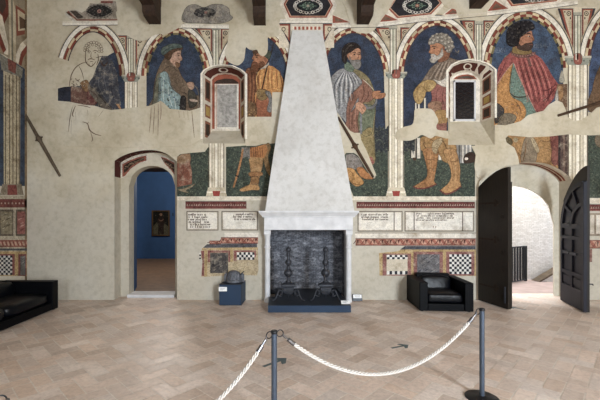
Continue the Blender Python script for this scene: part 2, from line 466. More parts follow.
patch([(414.5, 110), (420, 108.7), (431, 109.5), (436, 116), (438, 121.5), (436, 126), (437.5, 130), (446, 131), (447.8, 132), (447.8, 138.5), (440, 137), (435, 136), (430, 138.5), (422, 135), (416, 138.5), (409, 140.7), (397, 140), (395, 135), (398, 130), (404, 127), (412, 124.5), (414, 117)])
patch([(50, 98), (58, 101), (70, 102), (84, 105), (95, 106), (105, 109), (112, 110.3), (122, 109.3), (130, 108), (141, 107.2), (150, 106), (157, 103), (161, 101), (165, 104), (170, 109), (190, 111), (197, 109), (201.4, 107.5), (201.4, 140), (190, 146), (120, 148), (60, 146), (48, 120)], False)
patch([(246.2, 117), (271.6, 117), (272.3, 92.5), (292, 92.5), (292, 142), (275, 142), (270, 142), (256, 146), (246.2, 146)], False)
patch([(334.5, 110), (339, 115), (346, 126), (350, 131), (354, 133), (360, 133), (361, 140), (366.5, 151), (372, 165), (376, 175), (374, 178.5), (371, 177), (364, 166), (358, 156), (354, 153), (346, 153), (342.5, 158), (344, 170), (349, 186), (354, 198), (340, 198), (325, 120)], False)
trim_out(6)

def struct(name, mb, mat):
    o = mb.build(name, mat, origin=False); return tag(o, kind='structure')
m = MB(); m.face([(XL, YF, 0), (XL, DW, 0), (XL, DW, ZC), (XL, YF, ZC)]); struct('wall_left', m, 'shell')
m = MB(); m.face([(XR, YF, 0), (XR, YF, ZC), (XR, DW, ZC), (XR, DW, 0)]); struct('wall_right', m, 'shell')
m = MB(); m.box(XL-.3, XR+.3, YF-.3, D_OUT, ZC, ZC+.1); struct('ceiling', m, 'ceil')
# front wall (behind the camera) with three tall windows
WINS = [(-.85, 1.5), (4.1, 1.5)]
WZ0, WZ1 = 1.25, 4.3
m = MB(); xs = [XL]+[v for c, w in WINS for v in (c-w/2, c+w/2)]+[XR]
for i in range(0, len(xs), 2): m.box(xs[i], xs[i+1], YF-.25, YF, 0, ZC)
for c, w in WINS:
    m.box(c-w/2, c+w/2, YF-.25, YF, 0, WZ0); m.box(c-w/2, c+w/2, YF-.25, YF, WZ1, ZC)
struct('wall_front', m, 'shell')
for i, (c, w) in enumerate(WINS):
    m = MB()
    for x in (c-w/2+.03, c, c+w/2-.03): m.box(x-.03, x+.03, YF-.2, YF-.14, WZ0, WZ1)
    for z in (WZ0+.03, 2.3, 3.3, WZ1-.03): m.box(c-w/2, c+w/2, YF-.19, YF-.15, z-.025, z+.025)
    struct('window_%d' % (i+2), m, 'beam')

# floor: herringbone pavers
fb = MB(); fb.face([(XL, YF, -.003), (XR, YF, -.003), (XR, 8.05, -.003), (XL, 8.05, -.003)], (244, 236, 226))
L_, W_ = .33, .165; gap = .006
ca = math.cos(math.radians(45)); 
def clip_poly(pl):
    for ax, lim, sg in ((0, XL, 1), (0, XR, -1), (1, YF, 1), (1, DW+.6, -1)):
        out = []
        for i in range(len(pl)):
            a, b = pl[i-1], pl[i]; ia = (a[ax]-lim)*sg >= 0; ib = (b[ax]-lim)*sg >= 0
            if ia != ib:
                t = (lim-a[ax])/(b[ax]-a[ax]); out.append((a[0]+(b[0]-a[0])*t, a[1]+(b[1]-a[1])*t))
            if ib: out.append(b)
        pl = out
        if not pl: return None
    return pl
def paver(u, v, du, dv):
    q = [(u+gap, v+gap), (u+du-gap, v+gap), (u+du-gap, v+dv-gap), (u+gap, v+dv-gap)]
    pl = [((a-b)*ca+.9, (a+b)*ca+1.2) for a, b in q]
    pl = clip_poly(pl)
    if not pl or len(pl) < 3: return
    t = R.random(); k = R.uniform(.93, 1.05)
    base = (234, 217, 204) if t < .5 else (240, 227, 217) if t < .82 else (228, 208, 192)
    h = R.uniform(0, .0012)
    fb.face([(x, y, -.0012+h) for x, y in pl], tuple(min(255, c*k) for c in base))
for i in range(-60, 90):
    for j in range(-60, 90):
        # classic 2:1 herringbone lattice
        if (i-j) % 4 == 0: paver(i*W_, j*W_, 2*W_, W_)
        if (i-j) % 4 == 1: paver((i)*W_, (j)*W_, W_, 2*W_) if False else None
        if (i-j) % 4 == 3: paver(i*W_, j*W_, W_, 2*W_)
struct('floor', fb, 'tile')

# blue room beyond the left door
m = MB()
xj0, xj1 = fl_[0].x, fl_[-1].x
br = MB()
br.face([(xj0, 7.98, 0), (xj0-.20, 8.65, 0), (xj0-.20, 8.65, 3.4), (xj0, 7.98, 3.4)][::-1])
br.face([(xj0-.2, 8.65, 0), (-6.2, 8.65, 0), (-6.2, 8.65, 4), (xj0-.2, 8.65, 4)][::-1])
br.face([(-6.2, 14.2, 0), (2, 14.2, 0), (2, 14.2, 4), (-6.2, 14.2, 4)])
br.face([(-6.2, 8.65, 0), (-6.2, 14.2, 0), (-6.2, 14.2, 4), (-6.2, 8.65, 4)])
br.face([(2, 8.21, 0), (2, 14.2, 0), (2, 14.2, 4), (2, 8.21, 4)][::-1])
br.face([(xj1+.02, 7.98, 0), (xj1+.02, 8.3, 0), (xj1+.02, 8.3, 3.4), (xj1+.02, 7.98, 3.4)])
br.face([(xj1+.02, 8.22, 0), (2, 8.22, 0), (2, 8.22, 4), (xj1+.02, 8.22, 4)])
struct('wall_gallery', br, 'bluewall')
m = MB(); m.box(-6.2, 2, 7.98, 14.2, -.05, .03); struct('floor_gallery', m, 'brownfloor')
m = MB(); m.box(-6.2, 2, 7.98, 14.2, 4.0, 4.05); struct('ceiling_gallery', m, 'ceil')
m = MB(); m.box(xj0-.2, xj1+.05, 8.0, 8.6, 2.78, 3.3); struct('lintel_gallery', m, 'beam')
m = MB(); m.box(xj0, xj1, 7.62, 8.0, 0, .06); struct('trim_threshold', m, 'stone')

# landing outside the right door
YB = 9.75
m = MB(); m.box(2.1, 11, D_OUT, YB+.2, -.06, 0); struct('floor_outside', m, 'outfloor')
m = MB(); m.box(2.1, 12, YB, YB+.2, 0, 5.2); struct('wall_outside', m, 'whitebrick')
m = MB()
for p, q in (((3.1, D_OUT), (3.1, YB)),): m.box(2.1, 2.2, D_OUT, YB, 0, 5.2)
struct('wall_landing', m, 'whitebrick')
# ceiling beams on corbels
for i, (xc, zb) in enumerate([((px_-VX)*DW/F, EYE+(VY-py_)*DW/F) for px_, py_ in ((155.5, 24.8), (260, 26), (362.5, 25), (474.5, 9.3))]):
    t = thing('ceiling_beam', ['dark wooden roof beam end above the veiled profile fresco', 'dark wooden roof beam end above the ochre cloak fresco, just left of the hood', 'dark wooden roof beam end just right of the hood top', 'short dark roof beam end above the right window niche'][i], 'beam', (xc, 7.3, zb), 'dark beams under the ceiling')
    w = .125
    MB().box(xc-w, xc+w, YF, DW, 6.38, 6.72).build('beam', 'beam', t, .01)
    c = MB(); ya = DW
    zc = max(6.38, zb+.36)
    prof = [(ya, zb), (ya-.34, zb), (ya-.40, zb+.05), (ya-.42, zb+.17), (ya-.95, zb+.2), (ya-1.02, zb+.27), (ya-1.04, zc), (ya, zc)]
    c.prism([Vector((xc-w*.95, y, z)) for y, z in prof], (w*1.9, 0, 0)); c.build('corbel', 'beam', t, .008)

# ------------------------------------------------------------------ painted wall decoration
RED, RED2, CREAM, WHITE_, DARK, OCH = (124, 62, 50), (150, 84, 66), (204, 188, 154), (228, 222, 210), (58, 52, 54), (200, 170, 112)
BLUE, MEAD = (52, 69, 97), (70, 80, 72)

def supercurve(xa, ya, half, h, t, p=1.9, dl=0.):
    """point of a slightly pointed arch, t -1..1, offset outwards by dl"""
    hh, hy = half+dl, h+dl
    y = ya+h-hy*(max(0, 1-abs(t)**p))**(1/p)
    return (xa+t*hh, y)
def arch_paint(parent, xa, ya, half, ys, t0=-1., t1=1., n=22, seed=0, dots=False, sc=1.):
    h = ys-ya
    def pt(s, dl):
        t = math.sin(s*math.pi/2); return supercurve(xa, ya, half, h, t, 1.9, dl)
    s0, s1 = math.asin(t0)*2/math.pi, math.asin(t1)*2/math.pi
    p = Paint()
    def band(d0, d1, lay, colf, nn):
        p.at(lay); p.lay(); p.hold += 1
        for i in range(nn):
            a, b = s0+(s1-s0)*i/nn, s0+(s1-s0)*(i+1)/nn
            c = colf(i)
            if c: p.poly([pt(a, d0), pt((a+b)/2, d0), pt(b, d0), pt(b, d1), pt((a+b)/2, d1), pt(a, d1)], c, False)
        p.hold -= 1
    rr = random.Random(seed)
    nn = max(8, int(n*.68*(s1-s0)/2*1.0))
    if dots: band(-2.0*sc, .1, 8, lambda i: (122, 112, 78) if i % 3 else (48, 52, 58), nn*2)
    else: band(-1.0*sc, .1, 8, lambda i: (70, 62, 66), nn*2)
    blocks = [RED if i % 2 else (206, 190, 158) for i in range(nn)]
    blocks = [tuple(v*k_ for v in c) for c, k_ in ((c, rr.uniform(.84, 1.08)) for c in blocks)]
    band(0, 2.3*sc, 8, lambda i: blocks[i], nn)
    band(2.3*sc, 4.6*sc, 8, lambda i: blocks[(i+1) % nn], nn)
    band(4.6*sc, 5.3*sc, 8, lambda i: (108, 92, 78), nn*2)
    band(5.3*sc, 9.2*sc, 9, lambda i: (230, 225, 214), nn*2)
    band(9.2*sc, 10.0*sc, 9, lambda i: (52, 56, 66), nn*2)
    band(10.0*sc, 11.0*sc, 9, lambda i: (172, 158, 134), nn*2)
    return p.build('painted_arch', 'clean', parent), pt

def curls(p, pts, r, cols, seed=1):
    rr = random.Random(seed)
    for x, y in pts:
        k = rr.uniform(.8, 1.2); p.ell(x, y, r*k, r*k*.85, cols[0], 9); p.L += 1
        p.ell(x-.25*r, y-.3*r, r*.62*k, r*.5*k, cols[1], 8); p.L -= 1

def fresco(label, x, y=196): 
    b = wallmap(x, y, 0); b.y = DW
    return thing('fresco', label, 'fresco', b, 'standing figures painted on the wall')

# --- bay 1 : unfinished bearded man
t = fresco('unfinished fresco of a bearded old man, half bare line drawing, grey blue robe', 96, 108)
arch_paint(t, 93, 31.5, 27, 76, -.93, 1, 18, 1)
p = Paint().at(2)
p.poly([(104, 59), (109, 55), (116.5, 51), (119.5, 57), (121.5, 66), (124.2, 78), (126, 92), (126, 109), (118, 110), (112, 100), (110, 80)], BLUE, False)
p.build('blue_ground', 'blue', t); p = Paint().at(2)
p.poly([(58, 88.5), (64, 87), (71, 86.5), (72, 102), (58, 101.5)], (52, 56, 74), False)
p.build('dark_ground', 'blue', t)
p = Paint().at(3)
p.poly([(102, 56), (97, 66), (93, 77), (88, 84), (80, 86), (71, 86), (71, 102), (84, 105), (96, 107), (106, 110), (119, 111), (121, 104), (119, 90), (117.5, 74), (112.5, 61), (107, 56)], (78, 80, 90), False)
p.at(4).poly([(71, 86), (80, 88), (86, 90), (92, 92), (97, 98), (95, 106), (84, 105), (71, 102)], (122, 86, 74), False)
p.at(5).poly([(80, 84), (87, 80), (90, 88), (86, 92)], (150, 112, 70)).poly([(88, 91), (95, 94), (98, 101), (93, 106), (88, 103)], (118, 66, 62))
p.poly([(89, 85), (99, 94), (108, 104), (112, 110), (104, 110), (97, 102), (90, 93)], (112, 104, 94))
p.stroke([(88, 84), (98, 94), (110, 108)], 1.0, (60, 56, 58)); p.stroke([(103, 62), (97, 72), (94, 84), (104, 98)], .9, (58, 60, 72))
p.stroke([(108, 62), (104, 76), (108, 94)], .8, (104, 106, 114)); p.stroke([(113, 68), (111, 84), (114, 100)], .8, (56, 58, 70)); p.stroke([(100, 72), (99, 86), (107, 100)], .7, (110, 110, 116))
p.poly([(116, 104), (119, 104), (122, 110), (120, 110)], (190, 140, 90), False)
p.stroke([(96, 58), (103, 56)], 1.6, (72, 54, 44)); p.stroke([(100, 60), (104, 66), (108, 62)], 2.2, (74, 58, 54))
rb = p.build('robe', 'faded', t)
p = Paint().at(6); SK = (118, 96, 78)
for k in range(11):
    a = math.pi*(.98+k/10*1.08)
    p.ring(93.5+8.4*math.cos(a), 50+7.6*math.sin(a), 1.15, 1.1, .5, SK, 9)
    if k % 2 == 0: p.ring(93.5+5.9*math.cos(a+.1), 50+5.0*math.sin(a+.1), .9, .9, .5, SK, 8)
p.stroke([(86, 48), (85.5, 56), (86, 62), (89, 65.5), (91.5, 66.5), (94, 64.5), (96.5, 61)], 1.1, SK)
p.stroke([(87.5, 52.5), (89.5, 51), (91, 52)], .8, SK).stroke([(93, 51.5), (95.5, 50.5), (98, 52)], .8, SK)
p.ell(89.3, 53, .8, .5, SK).ell(95.4, 52.8, .8, .5, SK)
p.stroke([(91.5, 52), (91, 57), (92.5, 58)], .7, SK).stroke([(88, 60), (91, 58.8), (95, 60)], 1., SK).stroke([(90, 62), (91.5, 61.6), (93.5, 62)], .7, SK)
p.stroke([(98, 54), (98.5, 60), (96.5, 65)], 1., SK).stroke([(89, 63), (90, 66)], .8, SK).stroke([(93, 63), (92.5, 66)], .8, SK)
p.build('head_drawing', 'fresco', t)
p = Paint().at(6)
p.stroke([(88, 62), (82, 63.5), (76, 67.5), (72, 74), (70, 82), (69.6, 87)], 1.0, SK).stroke([(79, 66), (82, 72), (84, 80)], .7, SK)
rr = random.Random(5)
for k in range(26):
    x, y = rr.uniform(72, 85), rr.uniform(78, 86); p.stroke([(x, y), (x+rr.uniform(-1.5, 2), y+rr.uniform(-1, 1.6)), (x+rr.uniform(-1, 2), y+rr.uniform(.5, 2))], .6, SK if k % 3 else (220, 212, 196))
p.at(22)
for pts, w in (([(73, 107), (70.5, 118), (69, 132)], .8), ([(76, 106), (73, 114), (74, 117)], 1.2), ([(78, 105.5), (86, 106.5), (91, 108)], .9), ([(83, 122), (88, 124), (90, 130), (95, 134), (102, 136)], 1.2), ([(88, 124), (89, 122)], 1.4), ([(91, 132), (93, 139), (92, 142)], .8), ([(104, 110), (99, 117)], .7), ([(88, 110), (88.5, 115)], .7), ([(72, 120), (71.5, 134)], .6), ([(76, 112), (76.5, 120)], .6)):
    p.stroke(pts, w, (128, 108, 92))
p.build('body_drawing', 'fresco', t)

# --- bay 2 : young man in profile
t = fresco('fresco of a beardless man in profile with grey green cap and teal spotted sleeve', 175, 109)
_, pt2 = arch_paint(t, 176, 33, 29.5, 76, -1, 1, 26, 2, True)
p = Paint().at(2)
p.poly([pt2(-1+2*i/24, 0) for i in range(25)]+[(205.5, 112), (146.5, 112)], BLUE, False)
p.build('blue_ground', 'blue', t)
MB_ = (124, 104, 84)
p = Paint().at(4)
p.poly([(157, 73), (161, 64), (166, 57), (172, 63), (178, 68), (181, 75), (186, 82), (189.5, 87), (191, 92), (188.5, 98), (200, 96), (200.5, 112), (150.5, 112), (153, 98), (154, 86)], MB_)
p.at(5).poly([(159, 76), (164, 71.5), (168, 74), (170, 80), (171.5, 86), (176, 92), (181, 97), (180.5, 112), (168, 112), (158, 112), (158.5, 92)], (150, 176, 178))
p.poly([(153.5, 96), (156, 80), (160, 73), (159, 88), (157.5, 112), (151.5, 112)], (120, 120, 102))
rr = random.Random(3)
p.at(6)
for k in range(46):
    x = rr.uniform(159.5, 180); y = 74+ (k/46)*36
    if x < 160+(y-73)*.62 and x > 158.6: p.ell(x, y, .95, .8, (92, 92, 84) if k % 3 else (98, 116, 140), 8)
for k in range(16):
    x, y = rr.uniform(170, 188), rr.uniform(68, 94)
    if x < 172+(y-66)*.65: p.stroke([(x-2, y-1), (x, y), (x+2, y+1.5)], .7, (92, 76, 62))
for q in ([(160, 74), (170, 66), (178, 72)], [(168, 74), (171, 86), (177, 93)], [(156, 80), (154, 95), (152, 110)], [(161, 80), (160, 95), (161, 108)]): p.stroke(q, .7, (88, 74, 62))
for q in ([(164, 78), (163, 92), (165, 108)], [(168, 84), (169, 96), (173, 108)], [(173, 94), (175, 102), (176, 110)]): p.stroke(q, .9, (206, 220, 216))
p.poly([(181, 97), (186, 98), (185, 112), (180, 112)], (58, 54, 54)).poly([(189, 90), (195, 93), (197, 104), (190, 108), (188, 98)], (84, 80, 70))
p.stroke([(193, 84), (198, 90), (199.5, 100), (197.5, 109)], 1.2, (132, 122, 108)).stroke([(197, 86), (200, 98), (198.5, 108)], .7, (70, 66, 66))
p.build('mantle', 'fresco', t)
p = Paint().at(8)
p.poly([(187, 83.5), (190, 82), (193.5, 83), (194, 88), (191, 90), (188, 87)], (196, 158, 130))
for k in range(3): p.at(9).stroke([(187.5, 84.2+k*1.3), (190.5, 83.8+k*1.4)], .5, (120, 84, 68), .8)
p.build('hand', 'fresco', t); p = Paint().at(8)
p.poly([(190, 99), (197, 100), (197.5, 102), (191, 101.5)], (206, 180, 160))
p.build('hand', 'fresco', t)
p = Paint().at(7)
p.poly([(170, 56), (169.5, 60), (172, 64), (176, 67), (178.5, 66.5), (180, 64.2), (179.8, 61.8), (181.6, 60.6), (182.3, 58.6), (180.8, 55), (181, 50), (176, 48), (172, 51)], (206, 164, 138))
p.at(8).poly([(176, 62.5), (179.5, 63.4), (180.2, 65.5), (178.5, 67.8), (176, 66.2)], (132, 96, 66)).ell(170, 56, 1.3, 2.2, (186, 138, 112))
p.stroke([(176.5, 54.3), (179, 53.6), (180.6, 54.2)], .7, (92, 62, 50)).ell(178.6, 55.4, .8, .45, (60, 46, 42)).stroke([(177.8, 62), (179.8, 62)], .5, (126, 70, 60))
p.stroke([(172, 63), (175, 66)], 1., (150, 110, 90))
hd = p.build('head', 'fresco', t)
p = Paint().at(9)
p.poly([(164, 54), (168, 51), (174, 49.5), (182.5, 47.6), (181.5, 50.3), (177, 51), (173, 53.5), (171.5, 57), (169.5, 60), (165.5, 58)], (104, 76, 54))
p.at(10).poly([(161, 51), (163.5, 47.5), (168, 45), (174, 43.8), (180, 44.6), (182.5, 47.4), (177, 48.3), (171, 50), (166.5, 53.5), (163, 55.5)], (98, 112, 106))
p.stroke([(163, 53), (169, 48.5), (180, 46.6)], .7, (66, 78, 74))
p.build('cap', 'fresco', hd)

p = Paint().at(22)
for q in ([(151.6, 107), (150.8, 120), (149.6, 133)], [(155, 106), (154.2, 120), (153.4, 134)], [(158.5, 104), (158.6, 116), (158.2, 136)], [(161, 103), (161.4, 112), (160.6, 120)], [(179, 111), (179.6, 118)], [(184, 111.5), (184.4, 118)], [(188, 111.5), (188.4, 120)], [(192, 111), (193, 122), (194.6, 138)]): p.stroke(q, 1.0, (164, 144, 124))
p.build('body_drawing', 'fresco', t)
# --- bay 3 : man in ochre cloak
t = fresco('fresco of a man in an ochre cloak with a walking cane, beside the hood', 257)
_, pt3 = arch_paint(t, 257, 34, 30.5, 76, -1, 1, 26, 3)
p = Paint().at(2); p.poly([pt3(-1+2*i/24, 0) for i in range(25)]+[(288, 118), (226, 118)], (56, 76, 106), False)
p.at(3).stroke([(274, 40), (272, 50), (268, 64)], 1.4, (64, 52, 52))
p.build('blue_ground', 'blue', t)
p = Paint().at(1); p.poly([(226, 147), (292, 142), (292, 196.5), (226, 196.5)], MEAD, False); p.build('meadow', 'meadow', t)
p = Paint().at(4)
p.poly([(245, 74), (251, 68.5), (258, 66), (266, 65), (273, 66.5), (279, 71), (283, 79), (285, 92), (285, 118), (245, 118)], (214, 148, 64), False)
p.at(5).poly([(245, 74), (252, 68), (257, 72), (258, 88), (254, 96), (256, 108), (250, 118), (245, 118)], (134, 82, 48))
p.poly([(258, 92), (263, 89), (268, 92), (270, 100), (272, 118), (258, 118), (256, 104)], (164, 96, 58)).poly([(245, 104), (251, 101), (256, 106), (257, 113), (252, 118), (245, 118)], (128, 96, 62))
p.at(6).poly([(257, 91), (261, 89.5), (268, 91.5), (267, 98), (262, 100.5), (257.5, 98)], (150, 122, 74)).poly([(265, 92), (270, 92), (272, 100), (271, 112), (267, 110), (269, 100)], (136, 134, 134))
rr = random.Random(8)
for k in range(12):
    x = 259+k*1.9; p.stroke([(x, 68+abs(k-5)*.5), (x+rr.uniform(-1, 1)+(k-6)*.3, 78), (x+rr.uniform(-1, 1)+(k-6)*.4, 89)], .8, (140, 78, 30) if k % 2 else (238, 186, 100))
for k in range(6): p.stroke([(246.5+k*1.6, 74-k*.7), (247+k*1.7, 88), (246+k*1.6, 103)], .8, (98, 58, 38) if k % 2 else (164, 106, 62))
for k in range(10):
    x, y = rr.uniform(257.5, 267), rr.uniform(91, 99); p.ell(x, y, .7, .6, (104, 80, 52), 7)
for k in range(10):
    x, y = rr.uniform(246, 256), rr.uniform(104, 116); p.ell(x, y, .9, .7, (96, 70, 50) if k % 2 else (176, 138, 90), 7)
p.stroke([(268, 64), (265, 76), (262, 89)], 1.4, (86, 56, 40), .9).stroke([(276, 89), (280, 90.5), (284.5, 90)], 1.6, (226, 176, 96))
p.at(7).poly([(258, 68.5), (263, 67.5), (267, 64.5), (269, 62), (269, 64.5), (265, 68.6), (259, 70)], (206, 198, 186), False)
p.build('cloak', 'fresco', t); p = Paint().at(7)
p.poly([(249, 148), (256, 147), (266, 144), (268, 150), (264, 158), (257, 157.5), (250, 157)], (186, 120, 50), False).poly([(241, 147.5), (250, 147.5), (250, 159), (246, 156.5), (242, 159)], (132, 128, 122), False)
for k in range(6): p.at(8).stroke([(251+k*2.2, 147), (251.3+k*2.3, 157)], .8, (136, 78, 34), .8)
p.build('tunic_hem', 'fresco', t)
p = Paint().at(6)
p.poly([(250, 156), (262, 156), (262.5, 166), (260.5, 173), (259, 180), (258.3, 185), (259.3, 189.8), (252, 190), (242, 191.6), (239.8, 189.6), (245, 186.5), (250, 183.5), (251, 174), (250, 166)], (190, 146, 88))
p.poly([(262, 150), (268, 143), (271, 148), (268, 156), (270, 168), (270.5, 176), (267, 172), (264, 162)], (150, 116, 70))
p.at(7).poly([(249.5, 172.5), (261, 172), (262, 175.5), (250.5, 176.5)], (168, 116, 62)).poly([(251.5, 177), (258.5, 177), (258, 184), (251.8, 184)], (156, 112, 62))
p.poly([(241, 190), (247, 186), (252, 184.5), (258.5, 186), (259, 190), (252, 190), (243, 191.5)], (204, 152, 84))
p.build('legs', 'fresco', t)
p = Paint().at(8); p.stroke([(243, 149), (241, 160), (237.5, 174), (233.5, 187.5)], 2.0, (180, 124, 66), .8); p.at(9).stroke([(235.3, 175.5), (238.8, 176.8)], 1.4, (44, 40, 40), .9); p.build('cane', 'fresco', t)
p = Paint().at(6)
p.poly([(254, 51), (257, 49.2), (263, 53), (267.5, 58), (267, 63), (262, 67.5), (257, 68.5), (253.6, 65), (252.8, 61.8), (254, 60.6), (252.2, 58.8), (253.6, 55.5)], (184, 122, 80))
p.at(7).poly([(252.6, 62.4), (256, 62.2), (258.5, 63.8), (263, 61.5), (264.5, 65), (260.5, 69), (257, 73), (253, 74.5), (250.6, 71), (251.2, 66)], (126, 78, 46)).poly([(252.6, 51.5), (257, 49), (262, 52.4), (258, 53), (254.6, 55)], (104, 74, 52)).ell(265.6, 60, 1.4, 2.2, (158, 98, 64))
p.at(8).stroke([(254.6, 56), (256.6, 55.3), (259.5, 56.2)], 1., (64, 42, 34)).ell(256.8, 57.3, 1.1, .6, (40, 32, 30)).stroke([(254.6, 56.8), (253, 59), (254.4, 60.4)], .8, (124, 72, 46)).stroke([(253, 63.8), (256, 63.9)], .9, (150, 74, 58))
hd = p.build('head', 'fresco', t)
p = Paint().at(9); p.poly([(262.5, 54), (266, 51), (270, 51), (271, 55), (269, 59.5), (266.5, 58)], (88, 96, 82)); p.build('hat', 'fresco', hd)

# --- lower left scrap of bay 2
t = fresco('lower fresco scrap with a brown robe hem on dark meadow, beside the arched left doorway', 193)
p = Paint().at(2); p.poly([(177, 157), (180, 154.3), (190, 153), (199, 152.3), (205, 151.8), (208, 147.5), (212, 145.8), (212, 196.5), (177, 196.5)], MEAD, False); p.build('meadow', 'meadow', t)
p = Paint().at(3); p.poly([(177.1, 157.5), (181, 154.6), (190, 153.4), (191, 158), (190, 163), (192, 172), (192, 184), (177.1, 187)], (142, 84, 62), False)
p.at(4).poly([(177.1, 157.5), (181, 154.8), (190, 153.6), (190.5, 160), (184, 164), (177.1, 163)], (160, 124, 88), False)
for k in range(5): p.at(5).stroke([(179+k*2.8, 166), (178.5+k*2.9, 184)], .8, (108, 60, 48) if k % 2 else (172, 110, 84))
p.at(5).poly([(178, 189.5), (184, 188.5), (190, 186), (195.5, 183.5), (192, 187), (186, 190.5), (189, 193), (182, 191.5)], (150, 132, 102)); p.build('robe', 'faded', t)

# --- bay 4 : bearded man in grey cloak
t = fresco('fresco of a dark haired grey bearded man in a pale grey cloak with ochre shoes', 354)
_, pt4 = arch_paint(t, 353.5, 33, 30.5, 76, -1, 1, 28, 4)
p = Paint().at(2); p.poly([pt4(-1+2*i/24, 0) for i in range(25)]+[(386, 150), (322, 150)], BLUE, False)
p.at(3).ring(351, 58, 13, 15, .8, (46, 58, 88), 22)
p.build('blue_ground', 'blue', t)
p = Paint().at(1); p.poly([(330, 136), (388, 136), (388, 196.5), (330, 196.5)], MEAD, False); 
p.at(3)
for q_ in range(9): p.poly([(368+q_*2.33333, 126+(q_*7%5)), (370.471+q_*2.33333, 125+(q_*3%6)), (370.471+q_*2.33333, 156-(q_*5%7)), (368+q_*2.33333, 153-(q_*4%5))], (60, 64, 70), False)
p.build('meadow', 'meadow', t)
p = Paint().at(4)
p.poly([(352, 69), (361, 71.5), (369, 78.5), (374, 90), (375, 96), (375.5, 110), (374, 130), (375, 152), (374, 164), (366, 163), (362, 150), (356, 110), (350, 80)], (146, 134, 96))
p.at(5).poly([(358, 108), (374, 106), (373, 122), (371, 134), (362, 134)], (122, 130, 106)).poly([(361, 134), (372, 128), (374, 150), (375, 160), (366, 158), (362, 146)], (158, 140, 92))
p.poly([(366, 157), (372, 157), (374.5, 162), (373, 164.5), (368, 163)], (160, 92, 82), False)
p.at(6).poly([(362.5, 79), (368, 84), (373, 92), (374, 98), (369, 102), (362, 104), (357.5, 120), (358, 134), (347, 134), (346, 112), (350, 96), (358, 88)], (150, 104, 84))
for q in ([(363, 84), (364, 94), (360, 103)], [(354, 108), (352, 120), (352, 132)], [(368, 90), (368, 97), (364, 102)], [(350, 104), (349, 118), (349.5, 132)]): p.at(7).stroke(q, .9, (110, 70, 58))
for q in ([(356, 106), (355, 120), (355.5, 132)], [(359, 90), (356, 98)]): p.stroke(q, .9, (184, 132, 108))
p.at(8).poly([(365, 104), (369, 107), (374, 104), (376.5, 98), (377, 103), (374, 108), (368, 109.5), (364, 107.5)], (138, 140, 144)).poly([(352, 110), (358, 98), (358, 102), (356, 106), (351, 112)], (150, 152, 154))
p.stroke([(362, 79), (368, 84), (374, 90.5)], 1., (206, 198, 176)).poly([(360, 112), (362, 112), (362, 134), (359.6, 134)], (140, 142, 146), False)
p.build('tunic', 'fresco', t)
p = Paint().at(9)
p.poly([(331, 79), (334, 74), (339, 70), (345, 68.5), (351, 71), (356, 74.5), (362, 82.5), (357, 88), (350, 95.5), (347.5, 103), (346, 112), (346, 122), (343, 119), (337, 114), (333.5, 108), (332, 96)], (162, 163, 166))
rr = random.Random(4)
for k in range(9):
    x = 334+k*2.3; p.at(10).stroke([(344+k*.4, 70.5+k*.2), (x+1, 84), (x+.3, 98-k*.6), (x+1.2, 112-k*1.6)], 1.0, (84, 86, 96) if k % 2 == 0 else (222, 222, 222))
for k in range(3): p.stroke([(350+k*2, 73+k), (354+k*2, 79+k), (356+k*1.6, 85)], .9, (112, 112, 118) if k != 1 else (206, 206, 206))
p.build('cloak', 'fresco', t); p = Paint()
p.at(9).poly([(346, 155), (352, 153.5), (358, 157), (362, 164), (362.5, 169), (353, 169.5), (345, 168.5)], (150, 142, 136), False)
for k in range(4): p.at(10).stroke([(347.5+k*3.4, 157+k*.7), (347.5+k*3.6, 168.5)], .8, (118, 108, 104))
p.build('robe_hem', 'fresco', t)
p = Paint().at(11)
p.poly([(345.5, 168.5), (353, 168.8), (357, 174), (363.5, 181.5), (361.5, 185), (356, 186.3), (350.5, 182), (346.5, 176)], (202, 148, 74)).poly([(356.5, 168.5), (362.5, 167.5), (367, 172.5), (374.5, 176.5), (373.5, 178.6), (367, 179.2), (360.5, 176.4)], (190, 124, 58))
p.at(12).stroke([(348, 170), (352, 173), (353, 177)], .7, (156, 104, 46)).stroke([(348, 178), (354, 184), (361, 184.5)], .8, (150, 98, 44))
p.build('shoes', 'fresco', t)
p = Paint().at(12)
p.poly([(372.3, 92.5), (377, 91), (381, 91.4), (379, 93.3), (384.8, 93.2), (385, 96.5), (381, 98.7), (376, 99), (372.5, 97.5)], (190, 128, 84))
p.at(13).stroke([(378, 95.5), (384, 94.8)], .5, (120, 72, 46), .8).stroke([(377.5, 97.2), (382, 97)], .5, (120, 72, 46), .8)
p.build('hand', 'fresco', t); p = Paint().at(12)
p.poly([(355.5, 104), (359, 102.3), (363, 104), (366, 108.5), (364.5, 112), (362, 114.5), (360, 112), (356.5, 109)], (206, 152, 116))
p.at(13).stroke([(360.5, 108), (363, 112.5)], .5, (130, 84, 62), .8).stroke([(362.5, 107.5), (365, 110.5)], .5, (130, 84, 62), .8)
p.build('hand', 'fresco', t)
p = Paint().at(10)
p.poly([(345, 62), (349, 63), (354, 68), (352, 72), (345, 69.5)], (118, 134, 116)); 
p.at(11).poly([(349, 51), (353, 48.6), (358, 47.6), (360.3, 50.5), (360.3, 54), (361, 57.5), (359.8, 60.5), (356.5, 63), (352, 62), (348.5, 59.5), (347.8, 55)], (192, 138, 102)).ell(347.8, 55.8, 1.3, 2., (178, 116, 82))
p.at(12).stroke([(352, 53.3), (354.3, 52.6), (356.3, 53.5)], .8, (70, 48, 40)).stroke([(358, 53.3), (359.3, 52.8), (360.5, 53.4)], .8, (70, 48, 40)).ell(354.3, 54.8, .95, .55, (40, 34, 34)).ell(359, 54.7, .75, .5, (40, 34, 34))
p.stroke([(357.6, 53.6), (358.4, 57.6), (356.8, 58.6)], .8, (140, 88, 62))
hd = p.build('head', 'fresco', t)
p = Paint().at(12)
